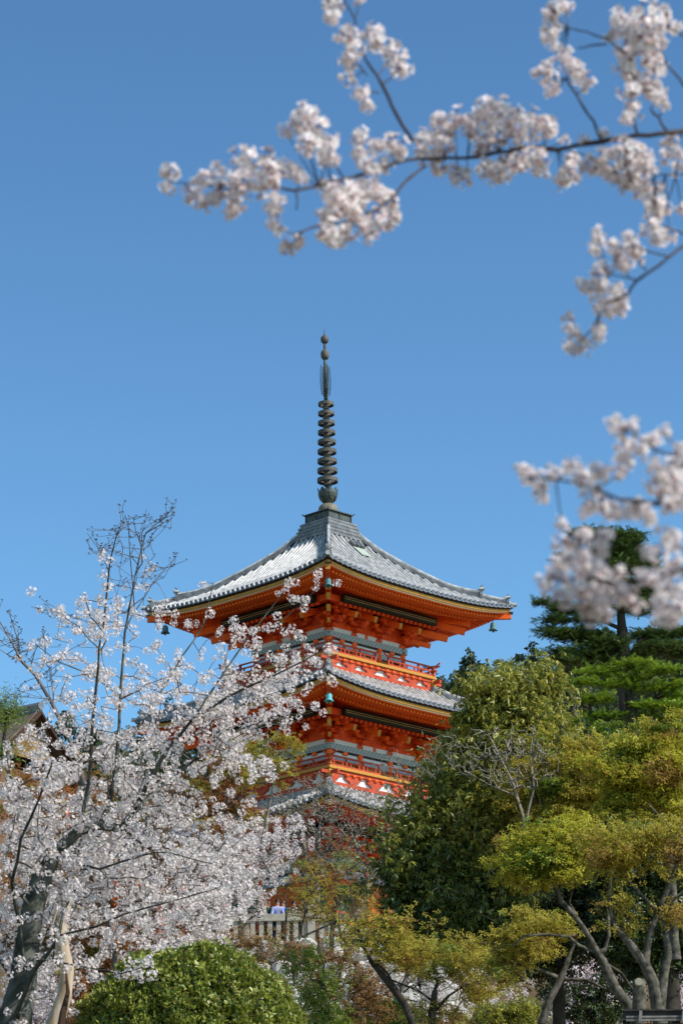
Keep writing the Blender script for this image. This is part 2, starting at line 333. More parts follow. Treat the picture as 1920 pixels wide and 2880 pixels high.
for ri, rf in enumerate(roofs):
    U, zc, b, ut = rf['U'], rf['zc'] + ZB, rf['b'], rf['ut']
    zm = zc - LIFT                                     # eave height at mid side
    # --- roof: tile bed, boards, fascias
    g = G(); nu, ntt = 9, 20
    us = [ut + (U - ut) * i / nu for i in range(nu + 1)]; ts = [-1 + 2 * j / ntt for j in range(ntt + 1)]
    for k in range(4):
        T = RZ(R(90 * k))
        vs = [T @ Vector((t * u, -u, surf(rf, u, t) - .03)) for u in us for t in ts]
        g.add(vs, [(i * (ntt + 1) + j, i * (ntt + 1) + j + 1, (i + 1) * (ntt + 1) + j + 1, (i + 1) * (ntt + 1) + j) for i in range(nu) for j in range(ntt)])
        # black strip painting the shade below the tile ends, closing the roof edge
        def strip(g, u0, z0, u1, z1, m, f0=1, f1=1):
            vs = [T @ Vector((t * u0, -u0, zm + z0 + lf(t) * f0)) for t in ts] + [T @ Vector((t * u1, -u1, zm + z1 + lf(t) * f1)) for t in ts]
            nn = ntt + 1
            g.add(vs, [(j, nn + j, nn + j + 1, j + 1) for j in range(ntt)], m)
        strip(g, U, -.03, U, -.10, 1); strip(g, U, -.10, U - .09, -.16, 1)
    roof = mk('roof', g, [tilep, black], pag); roof['label'] = ['top roof of grey tiles', 'middle roof of grey tiles', 'lowest roof of grey tiles'][ri]
    # fascias + soffits as sub-parts
    gf = G(); gs = G()
    for k in range(4):
        T = RZ(R(90 * k)); 
        def strip2(g, u0, z0, u1, z1, m, f0=1, f1=1):
            nn = ntt + 1
            vs = [T @ Vector((t * u0, -u0, zm + z0 + lf(t) * f0)) for t in ts] + [T @ Vector((t * u1, -u1, zm + z1 + lf(t) * f1)) for t in ts]
            g.add(vs, [(j, nn + j, nn + j + 1, j + 1) for j in range(ntt)], m)
        strip2(gf, U - .09, -.13, U - .11, -.27, 0); strip2(gf, U - .11, -.27, U - .15, -.275, 0)
        strip2(gf, U - .15, -.275, U - .17, -.335, 1); strip2(gf, U - .17, -.335, U - .22, -.335, 1)
        strip2(gs, U - .22, -.335, U - .25, -.36, 0); strip2(gs, U - .25, -.36, 4.70 - 6 + U, -.20, 0, 1, .6)
        strip2(gs, U - 1.3, -.20, U - 1.3, -.34, 0, .6, .6); strip2(gs, U - 1.3, -.34, U - 1.42, -.34, 0, .6, .6)
        strip2(gs, U - 1.42, -.28, b + .02, .22, 0, .6, .0)
    mk('eave_fascia', gf, [yel, cream], roof); mk('soffit', gs, redb, roof)
    # tile rows
    N = 39; sp = 2 * U / N
    Nq = 8
    back = G()
    for j in range(N):
        s = -U + sp * (j + .5)
        u0 = max(ut, abs(s) + .10)
        if u0 > U - .12: u0 = U - .12
        g = G(); nl = 9; pts = [u0 + (U + .02 - u0) * i / nl for i in range(nl + 1)]
        vs = []
        for i, u in enumerate(pts):
            z = surf(rf, min(u, U), s / max(u, .01)) - .03
            for a in (0, 36, 72, 108, 144, 180):
                vs.append((s + .076 * math.cos(R(a)), -u, z + .11 * math.sin(R(a)) + .0 * (i % 2)))
        fs = [(i * 6 + a, i * 6 + a + 1, (i + 1) * 6 + a + 1, (i + 1) * 6 + a) for i in range(nl) for a in range(5)]
        g.add(vs, fs); back.add(vs, fs)
        me = g.mesh('tile_row', tile, True)
        for k in (0, 3):
            ob('tile_row', me, roof, RZ(R(90 * k)))
            zt = surf(rf, U, s / U) - .03
            ob('eave_tile', capme, roof, RZ(R(90 * k)) @ TR(s, -U - .03, zt + .035))
            if j < N - 1: ob('pan_tile', panme, roof, RZ(R(90 * k)) @ TR(s + sp / 2, -U - .02, surf(rf, U, (s + sp / 2) / U)))
    bme = back.mesh('tile_rows', tile, True)
    for k in (1, 2): ob('tile_rows', bme, roof, RZ(R(90 * k)), 'stuff')
    # rafters
    NR = 56
    def rafter(parent, name, s, k, uo, ui, zo, zi, wd, hg, lo, li, joined=None):
        ui = max(ui, abs(s) + .06)
        if uo - ui < .08: return
        t = s / U; z0 = zm + zo + lf(t) * lo; z1 = zm + zi + lf(t) * li
        fr = (uo - ui); d = Vector((0, fr, z1 - z0)); ang = math.atan2(z1 - z0, fr)
        Mx = RZ(R(90 * k)) @ TR(s, -uo, z0) @ Matrix.Rotation(ang, 4, 'X') @ Matrix.Diagonal((wd, d.length, hg, 1))
        if joined is None: ob(name, rafme, parent, Mx)
        else: joined.box((0, .5, 0), (1, 1, 1), 0, T=Mx, end=1)
    jf = G(); jb = G(); jff = G()
    for k in range(4):
        for j in range(NR):
            s = -U + .35 + (2 * U - .7) * j / (NR - 1)
            vis = k in (0, 3) and ri < 2
            rafter(roof, 'flying_rafter', s, k, U - .42, U - 1.45, -.40, -.26, .085, .11, 1, .6, None if vis else jf)
            if abs(s) < U - 1.25: rafter(roof, 'base_rafter', s, k, U - 1.20, b + .1, -.40, .12, .085, .12, .6, 0, None if vis else jb)
    mk('flying_rafters', jf, [red, rend], roof, kind='stuff'); mk('base_rafters', jb, [red, rend], roof, kind='stuff')
    for k in range(4):
        T = RZ(R(90 * k + 45))      # diagonal pointing local -y at 45 deg -> world front for k=... 
        g = G(); rc = U * 1.41421
        z2 = zc
        g.add([T @ Vector(p) for p in [(-.11, -rc + .12, z2 - .62), (.11, -rc + .12, z2 - .62), (.11, -rc + .12, z2 - .36), (-.11, -rc + .12, z2 - .36),
               (-.11, -rc + 2.3, z2 - .66), (.11, -rc + 2.3, z2 - .66), (.11, -rc + 2.3, z2 - .28), (-.11, -rc + 2.3, z2 - .28)]], [(3, 2, 1, 0)], 1)
        g.add([], [], 0)
        o = len(g.v) - 8
        for f in [(0, 1, 5, 4), (1, 2, 6, 5), (2, 3, 7, 6), (3, 0, 4, 7), (4, 5, 6, 7)]: g.f.append(tuple(i + o for i in f)); g.m.append(0)
        g.box((0, -rc + .13, z2 - .34), (.30, .2, .05), 2, T=T)
        g.add([T @ Vector(p) for p in [(-.13, -rc + 2.0, z2 - .98), (.13, -rc + 2.0, z2 - .98), (.13, -rc + 2.0, z2 - .64), (-.13, -rc + 2.0, z2 - .64),
               (-.13, -b * 1.2, z2 - .50), (.13, -b * 1.2, z2 - .50), (.13, -b * 1.2, z2 - .1), (-.13, -b * 1.2, z2 - .1)]], [(3, 2, 1, 0)], 1)
        o = len(g.v) - 8
        for f in [(0, 1, 5, 4), (1, 2, 6, 5), (2, 3, 7, 6), (3, 0, 4, 7), (4, 5, 6, 7)]: g.f.append(tuple(i + o for i in f)); g.m.append(0)
        mk('hip_rafter', g, [red, yel, black], roof)
        # hip ridges: upper with end ornament, lower shorter one with upturned tip
        def ridge(r0, r1, hh, wd, tip, ztop=0):
            g = G(); nn = 14; secs = []
            for i in range(nn + 1):
                f = i / nn; r = r0 + (r1 - r0) * f
                z = surf(rf, min(r / 1.41421, U), 1) - .02
                up = tip * max(0, (f - .75) / .25) ** 2
                secs.append((r, z, z + hh + up))
            prof = [(-wd, 0), (-wd, .35), (-wd * .8, .35), (-wd * .8, .7), (-wd * .62, .7), (-wd * .5, .92), (0, 1.05), (wd * .5, .92), (wd * .62, .7), (wd * .8, .7), (wd * .8, .35), (wd, .35), (wd, 0)]
            vs = [T @ Vector((p, -r, za + (zb - za) * q)) for r, za, zb in secs for p, q in prof]; m = len(prof)
            g.add(vs, [(i * m + j, (i + 1) * m + j, (i + 1) * m + j + 1, i * m + j + 1) for i in range(nn) for j in range(m - 1)] + [tuple(range(m))[::-1], tuple(range(nn * m, nn * m + m))])
            # lighter cap tube along the crest
            g.tube([T @ Vector((0, -r, zb + .01)) for r, za, zb in secs], .075, 7, 1)
            return mk('hip_ridge', g, [tiled, tile], roof), secs[-1]
        def ornament(r, z, s, par):
            g = G(); 
            q = [(-.17, 0), (-.20, .18), (-.15, .34), (-.19, .44), (-.10, .40), (-.06, .5), (.06, .5), (.10, .40), (.19, .44), (.15, .34), (.20, .18), (.17, 0)]
            g.prism([(p * s, w_ * s) for p, w_ in q], -r - .10, -r + .02, lambda p, q_, t: T @ Vector((p, t, z + q_)))
            # round tile standing out of the ornament
            for rr, yy in ((.10, -.16),):
                g.tube([T @ Vector((0, -r + .05, z + .50 * s)), T @ Vector((0, -r - .17, z + .52 * s))], rr * s, 12, 1)
                g.tube([T @ Vector((0, -r - .165, z + .52 * s)), T @ Vector((0, -r - .19, z + .52 * s))], [rr * s * .6, rr * s * .5], 10, 0)
            g.tube([T @ Vector((0, -r + .0, z + .14 * s)), T @ Vector((0, -r - .2, z + .13 * s))], .12 * s, 12, 1)
            g.tube([T @ Vector((0, -r - .195, z + .13 * s)), T @ Vector((0, -r - .215, z + .13 * s))], .07 * s, 10, 0)
            g.tube([T @ Vector((0, -r + .05, z + .45 * s)), T @ Vector((0, -r - .02, z + .62 * s)), T @ Vector((0, -r - .12, z + .74 * s))], [.07 * s, .05 * s, .015], 6, 0)
            mk('ridge_end_tile', g, [tiled, tile], par)
        rtop = ut * 1.41421 if ri else 1.25
        h1, e1 = ridge(rtop, U * 1.41421 - 1.50, .25, .13, .10); ornament(e1[0], e1[1] + .02, .92, h1)
        h2, e2 = ridge(U * 1.41421 - 1.52, U * 1.41421 - .30, .20, .14, .14); ornament(e2[0], e2[1] - .02, .75, h2)
        g = G(); g.tube([T @ Vector((0, -U * 1.41421 + .5, zc + .02)), T @ Vector((0, -U * 1.41421 - .15, zc + .06))], .10, 10, 0)
        mk('corner_tile', g, [tile], roof)
    # eave purlin, dark green with thin cream lines
    up = U - 2.12; zp = zm - .52
    for k in range(4):
        T = RZ(R(90 * k)); g = G()
        g.box((0, -up, zp), (2 * up - 1.75, .20, .34), 0, T=T)
        for dz, dy in ((.04, -.104), (-.05, -.104)): g.box((0, -up + dy, zp + dz), (2 * up - 1.9, .012, .016), 1, T=T)
        mk('purlin', g, [dgreen, cream], pag)
        g = G(); g.box((0, -up + .24, zp - .02), (2 * up - .3, .12, .30), 0, T=T); g.box((0, -up + .5, zp - .06), (2 * up - .9, .12, .18), 0, T=T)
        for s_ in np.arange(-up + .9, up - .8, .30): g.box((s_, -up + .16, zp - .24), (.12, .1, .13), 0, T=T)
        mk('bracket_beam', g, [red2], pag)
    # --- brackets
    zd = rf['dz'] + ZB
    ce = b * .34
    for k in range(4):
        T = RZ(R(90 * k)); vis = k in (0, 3)
        if True:
            for s_ in (-ce, ce): bracket(T @ TR(s_, -b + .06, zd), bm_mid, pag, False, vis)
            bracket(T @ TR(-b + .06, -b + .06, zd) @ Matrix.Rotation(0, 4, 'Z') , bm_cor, pag, True, vis) if k != 99 else None
        so_ = up - .08; ang = R(20)
        for s_ in (-b + .31, -ce, ce, b - .31):
            ob('tail_rafter', tailme, pag, T @ TR(s_, -so_, zd + .52) @ Matrix.Rotation(ang, 4, 'X'))
        Td = RZ(R(90 * k - 45 + 0))
        for rr, zz in ((up * 1.41421 + .75, .80), (up * 1.41421 - .05, .48), (up * 1.41421 - .85, .14)):
            sm = 1.12 if zz > .2 else .8
            ob('tail_rafter', tailme, pag, Td @ TR(0, -rr, zd + zz) @ Matrix.Rotation(R(14), 4, 'X') @ Matrix.Diagonal((sm, 1.1 if zz > .2 else .6, sm, 1)))
        # inter-bracket struts and upper wall
        g = G()
        g.box((0, -b + .04, zd + .62), (2 * b - .1, .06, 1.25), 0, T=T)
        g.box((0, -b - .34, zd + 1.0), (2 * b + .9, .10, .12), 0, T=T); g.box((0, -b - .0, zd + .78), (2 * b + .2, .12, .13), 0, T=T)
        g.box((0, -b - .02, zd + .12), (.14, .06, .24), 0, T=T)
        mk('upper_wall', g, [red2], pag)
        g = G(); g.box((0, -b - .005, zd + .10), (2 * b - .3, .03, .24), 0, T=T); mk('plaster_panel', g, [white], pag)
        g = G(); g.box((0, -b - .03, zd - .145), (2 * b + .40, .20, .28), 0, T=T); mk('wall_plate', g, [lattice], pag)
        g = G(); g.box((0, -b + .02, zd - .33), (2 * b, .1, .09), 0, T=T); mk('shade_strip', g, [black], pag)  # black strip drawn in for the shade under the wall plate
        g = G()
        g.box((0, -b + .01, zd - .44), (2 * b, .08, .14), 0, T=T); mk('white_band', g, [white], pag)
        g = G(); g.box((0, -b - .035, zd - .64), (2 * b + .12, .10, .25), 0, T=T)
        g2 = G()
        for s_ in (-ce, ce): g2.tube([T @ Vector((s_, -b - .07, zd - .63)), T @ Vector((s_, -b - .13, zd - .63))], .075, 6)
        nk = mk('carved_beam', g, [carved], pag); mk('nail_cover', g2, [black], nk)
        g = G()
        for s_ in (-b, -ce, ce):
            g = G(); g.tube([T @ Vector((s_, -b, zd - .29)), T @ Vector((s_, -b, zd - (1.75 if ri < 2 else 3.6)))], .15, 10); mk('column', g, [red], pag)
        for s_ in (-ce * 2.0, -ce, ce, ce * 2.0):
            g = G(); g.box((s_, -b - .03, zd - .37), (.26, .17, .15), 0, T=T); mk('column_cap', g, [red], pag)
        g = G()
        hb = 1.35 if ri < 2 else 3.6
        g.box((0, -b + .10, zd - .75 - hb / 2), (2 * b, .05, hb), 0, T=T)
        mk('wall', g, [red2], pag)
        # doors and green windows
        g = G(); dh = .62 if ri < 2 else 1.7; dc = zd - .80 - dh / 2
        for s_ in (-ce + .22, ce - .22): g.box((s_, -b + .05, dc), (.12, .06, dh), 0, T=T)
        g.box((0, -b + .05, zd - .82), (2 * ce - .5, .06, .08), 0, T=T)
        dr = mk('door', g, [yel], pag)
        g = G(); g.box((0, -b + .06, dc), (2 * ce - .6, .03, dh - .1), 0, T=T)
        for i in range(9): g.box((-ce + .4 + i * (2 * ce - .8) / 8, -b + .035, dc), (.03, .03, dh - .1), 1, T=T)
        mk('door_panel', g, [red2, yel], dr)
        for s_ in (-(b + ce) / 2, (b + ce) / 2):
            g = G(); w_ = b - ce - .5; g.box((s_, -b + .06, dc + .02), (w_, .04, dh * .7), 0, T=T)
            for sx in (-1, 1): g.box((s_ + sx * w_ / 2, -b + .04, dc + .02), (.07, .06, dh * .7 + .1), 1, T=T)
            g.box((s_, -b + .04, dc + .02 + dh * .35), (w_, .06, .07), 1, T=T)
            mk('window', g, [green, yel], pag)
    # --- balcony (upper two storeys)
    if ri < 2:
        B = 3.45 if ri == 0 else 3.74; zf = zd - 13.40 + 12.07 if ri == 0 else 6.80 + ZB
        zk = zf - .16
        nb = 33
        fb = G(); wdt = 2 * B / nb; fb.box((0, .14, 0), (wdt - .012, .30, .13)); fbm = fb.mesh('floor_board', yel)
        for k in range(4):
            T = RZ(R(90 * k))
            if k in (0, 3):
                for j in range(nb): ob('floor_board', fbm, pag, T @ TR(-B + wdt * (j + .5), -B, zf - .07 + .004 * (j % 2)))
            g = G(); g.box((0, -B + .45, zf - .09), (2 * B - .3, .7, .12), 0, T=T)
            mk('balcony_floor', g, [red2], pag)
            # railing: posts, bottom, middle and top rails with a gap in the middle
            g = G(); gp = .42 if ri == 0 else .55; yr = -B + .10
            for sg in (-1, 1):
                for s_ in (gp, gp + (B - gp - .1) * .33, gp + (B - gp - .1) * .67): g.box((sg * s_, yr, zf + .22), (.085, .085, .44), 0, T=T)
                for i in range(6):
                    g.box((sg * (gp + (B - gp - .1) * (i + .5) / 6), yr, zf + .15), (.06, .06, .22), 0, T=T)
                g.box((sg * (gp + B) / 2, yr, zf + .045), (B - gp, .09, .09), 0, T=T)
                g.box((sg * (gp + B + .12) / 2, yr, zf + .27), (B - gp + .12, .07, .06), 0, T=T)
                g.tube([T @ Vector((sg * a, yr, zf + z_)) for a, z_ in ((gp - .28, .56), (gp - .12, .49), (gp, .46), (B - .1, .46), (B + .14, .49), (B + .34, .60))], .042, 6)
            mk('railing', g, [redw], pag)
            g = G(); g.box((-B + .10, yr, zf + .26), (.12, .12, .52), 0, T=T)
            for z_ in (.10, .30, .46): g.box((-B + .10, yr - .004, zf + z_), (.15, .16, .05), 1, T=T)
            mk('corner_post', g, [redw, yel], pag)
            # bracket skirt below the floor
            Bs = B - .14; zs = 11.33 + ZB if ri == 0 else 5.95 + ZB; top = zf - .16
            g = G(); g.box((0, -Bs + .10, (zs + top) / 2), (2 * Bs - .2, .05, top - zs), 0, T=T); mk('plaster_panel', g, [white], pag)
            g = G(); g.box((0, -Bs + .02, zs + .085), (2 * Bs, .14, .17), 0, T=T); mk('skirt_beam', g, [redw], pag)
            g = G(); g.box((0, -Bs + .0, top - .06), (2 * Bs + .05, .14, .12), 0, T=T)
            h = top - zs - .17
            cs = [-Bs + .12, -Bs * .60, -Bs * .22, Bs * .22, Bs * .60, Bs - .12]
            for c in cs:
                Lr = .50
                g.prism([(max(-Bs, min(Bs, c + p)), q) for p, q in [(-Lr, h - .12), (-Lr, h * .50), (-Lr * .88, h * .36), (-Lr * .6, h * .28), (-.24, h * .27), (-.20, 0), (.20, 0), (.24, h * .27), (Lr * .6, h * .28), (Lr * .88, h * .36), (Lr, h * .50), (Lr, h - .12)]],
                        -Bs - .03, -Bs + .07, lambda p, q, t: T @ Vector((p, t, zs + .17 + q)))
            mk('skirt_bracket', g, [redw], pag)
            for c in cs[1:-1]:
                for dx in (-.42, 0, .42):
                    ob('bearing_block', blk, pag, T @ TR(c + dx, -Bs - .03, zs + .17 + h * .62) @ Matrix.Diagonal((.7, .7, .7, 1)))
            g = G(); g.box((-Bs - .02, -Bs + .0, zf - .32), (.22, .22, .30), 0, T=T); g.box((-Bs - .3, -Bs - .0, zf - .30), (.5, .12, .14), 1, T=T); g.box((-Bs, -Bs - .3, zf - .30), (.12, .5, .14), 1, T=T)
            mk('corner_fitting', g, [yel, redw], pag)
# podium
g = G(); g.box((0, 0, .15), (9.6, 9.6, .5)); g.box((0, 0, .48), (9.0, 9.0, .16)); mk('podium', g, [stone], pag)
g = G()
for k in range(4):
    T = RZ(R(90 * k))
    for z_ in (.75, 1.0): g.box((0, -4.5, z_), (9, .08, .09), 0, T=T)
    for i in range(10): g.box((-4.5 + i, -4.5, .8), (.1, .1, .5), 0, T=T)
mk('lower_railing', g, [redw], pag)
# skylight-like patch of copper sheet on the top roof
rf = roofs[0]; g = G()
def sp_(s, u, dz=.12): return Vector((s, -u, surf(rf, u, s / u) + dz))
g.add([sp_(-.15, 1.75), sp_(.55, 1.75), sp_(.55, 2.35), sp_(-.15, 2.35)], [(0, 3, 2, 1)], 0)
mk('copper_patch', g, [mat('pale_copper_sheet', (0.36, 0.40, 0.34), 0.5, 0.4)], pag)
g = G()
for i in range(3): g.tube([sp_(.0 + i * .28, 1.45, .16), sp_(.0 + i * .28, 1.72, .16)], .1, 8)
mk('roof_cap_tile', g, [tiled], pag)
# stacked tile collar and dew basin
g = G()
zz = 18.62 + ZB
for i in range(9):
    h = 1.18 - i * .030 - (.05 if i % 2 else 0); g.box((0, 0, zz + i * .094), (h * 2, h * 2, .092))
mk('tile_collar', g, [tiled], pag)
g = G(); zb = 19.42 + ZB; h = .76
g.box((0, 0, zb + .03), (h * 2 + .1, h * 2 + .1, .06)); g.box((0, 0, zb + .23), (h * 2 - .06, h * 2 - .06, .36)); g.box((0, 0, zb + .445), (h * 2 + .14, h * 2 + .14, .05), 0)
for k in range(4):
    T = RZ(R(90 * k))
    for s_ in (-.74, -.02, .74): g.box((s_, -h + .02, zb + .23), (.05, .05, .35), 0, T=T)
    for s_ in (-.38, .36): g.box((s_, -h + .028, zb + .23), (.58, .02, .25), 0, T=T)
    g.tube([T @ Vector((-h - .04, -h - .04, zb + .45)), T @ Vector((-h - .12, -h - .12, zb + .52))], [.04, .015], 5)
mk('dew_basin', g, [bronze], pag)
# spire
spire = ob('spire', None, pag); spire.matrix_local = TR(0, 0, 19.87 + ZB) @ RZ(R(-45)) @ Matrix.Rotation(R(-0.75), 4, 'Y')
z0 = 19.87
g = G(); g.tube([(0, 0, 1.2), (0, 0, 5.6)], [.115, .085], 10); g.tube([(0, 0, 5.6), (0, 0, 9.0)], [.10, .06], 10)
mk('mast', g, [bronze], spire, True)
g = G(); g.lathe([(.48, 0), (.49, .12), (.48, .26), (.44, .40), (.36, .50), (.24, .56), (.15, .58)], 20); mk('dome', g, [domem], spire, True)
# lotus of eight petals
g = G(); g.lathe([(.12, .55), (.22, .60), (.33, .72), (.38, .86), (.30, .88), (.14, .84)], 16)
for k in range(8):
    T = Matrix.Rotation(R(45 * k + 10), 4, 'Z')
    vs = []
    for i, (r, z, w_) in enumerate([(.33, .74, .09), (.42, .88, .16), (.46, 1.04, .18), (.46, 1.2, .14), (.50, 1.32, .02)]):
        for s_ in (-1, 0, 1): vs.append(T @ Vector((r - (0.03 if s_ else 0), w_ * s_, z)))
    g.add(vs, [(i * 3 + j, i * 3 + j + 1, (i + 1) * 3 + j + 1, (i + 1) * 3 + j) for i in range(4) for j in (0, 1)])
    T2 = Matrix.Rotation(R(45 * k + 32), 4, 'Z')
    vs = [T2 @ Vector(p) for p in [(.36, -.08, .74), (.36, .08, .74), (.42, .12, .92), (.40, 0, 1.06), (.42, -.12, .92)]]
    g.add(vs, [(0, 1, 2, 3, 4)])
mk('lotus', g, [bronze], spire)
for i in range(9):
    f = i / 8; z = 1.72 + i * .475 - f * .02; r = .485 - .12 * f; hh = .18 - .03 * f
    g = G(); n = 28; pr = [(r, -hh / 2), (r + .0, hh / 2), (r - .05, hh / 2), (r - .05, -hh / 2)]
    vs = [(a * math.cos(2 * math.pi * k / n), a * math.sin(2 * math.pi * k / n), b_) for k in range(n) for a, b_ in pr]
    g.add(vs, [(k * 4 + j, ((k + 1) % n) * 4 + j, ((k + 1) % n) * 4 + (j + 1) % 4, k * 4 + (j + 1) % 4) for k in range(n) for j in range(4)])
    for k in range(4): g.box((r / 2, 0, 0), (r, .035, hh * .7), 0, T=Matrix.Rotation(R(90 * k + 22), 4, 'Z'))
    g.v = [(x, y, zz_ + z) for x, y, zz_ in g.v]
    g2 = G(); 
    g.lathe([(.19 - .04 * f, z - .26), (.17 - .04 * f, z - .1), (.13 - .03 * f, z + .14), (.12 - .03 * f, z + .2)], 12)
    mk('ring', g, [bronze2], spire)
# water flame: four openwork plates of curled hooks
for k in range(4):
    g = G(); T = Matrix.Rotation(R(90 * k + 28), 4, 'Z')
    for i in range(15):
        z = 5.92 + i * .10; L = .10 + .10 * math.sin(math.pi * (i + 2) / 18)
        g.tube([T @ Vector(p) for p in [(.10, 0, z), (.10 + L * .5, 0, z + .01), (.10 + L * .9, 0, z + .06), (.10 + L, 0, z + .12), (.10 + L * .85, 0, z + .14)]], [.014, .014, .013, .012, .008], 4)
    g.tube([T @ Vector((.20, 0, 5.95)), T @ Vector((.24, 0, 6.6)), T @ Vector((.19, 0, 7.4))], .012, 4)
    mk('water_flame', g, [bronze], spire)
for z, r, hh in ((7.98, .20, .25), (8.75, .19, .20)):
    g = G(); g.lathe([(.03, z - hh), (r * .6, z - hh * .92), (r * .95, z - hh * .5), (r, z), (r * .95, z + hh * .5), (r * .6, z + hh * .92), (.03, z + hh)], 16); mk('jewel', g, [bronze2], spire, True)
g = G(); g.tube([(0, 0, 8.9), (0, 0, 9.32)], [.035, .006], 6); mk('tip', g, [bronze], spire)

# wind bells hang from the corners: things of their own
def bell(ri, k, label, m, s=1):
    rf = roofs[ri]; r = rf['U'] * 1.41421 - .95
    a = R(45) + R(k)              # world angle of corner
    loc = pag.matrix_basis @ (RZ(R(k)) @ Vector((-r / 1.41421, -r / 1.41421, rf['zc'] + ZB - .68)))
    t = thing('wind_bell', loc, label, 'bell', 'bronze bells under the roof corners')
    g = G(); g.tube([(0, 0, .10), (0, 0, -.12)], .012, 5); mk('hook', g, [bronze], t)
    g = G(); pr = [(.03, -.10), (.10, -.12), (.135, -.2), (.14, -.34), (.16, -.42), (.21, -.48), (.19, -.49), (.10, -.40)]
    g.lathe(pr, 14)
    g.v = [(x, y, z + (.04 if (abs(math.sin(2 * math.atan2(y, x))) < .5 and z < -.45) else 0)) for x, y, z in g.v]
    mk('bell_body', g, [m], t, True)
    g = G(); g.tube([(0, 0, -.38), (0, 0, -.52)], .01, 4); g.box((0, 0, -.53), (.10, .02, .08)); mk('clapper', g, [bronze], t)
bell(0, 0, 'dull green bell under the front corner of the top roof', verdi)
bell(0, 90, 'dark green bell hanging against the sky at the right corner of the top roof', verdi)
bell(0, 270, 'dark bell under the left corner of the top roof, above the cherry blossom', verdi)
bell(1, 0, 'bright turquoise bell under the front corner of the middle roof', verdib)
bell(2, 0, 'small bell under the front corner of the lowest roof behind bare twigs', verdi)

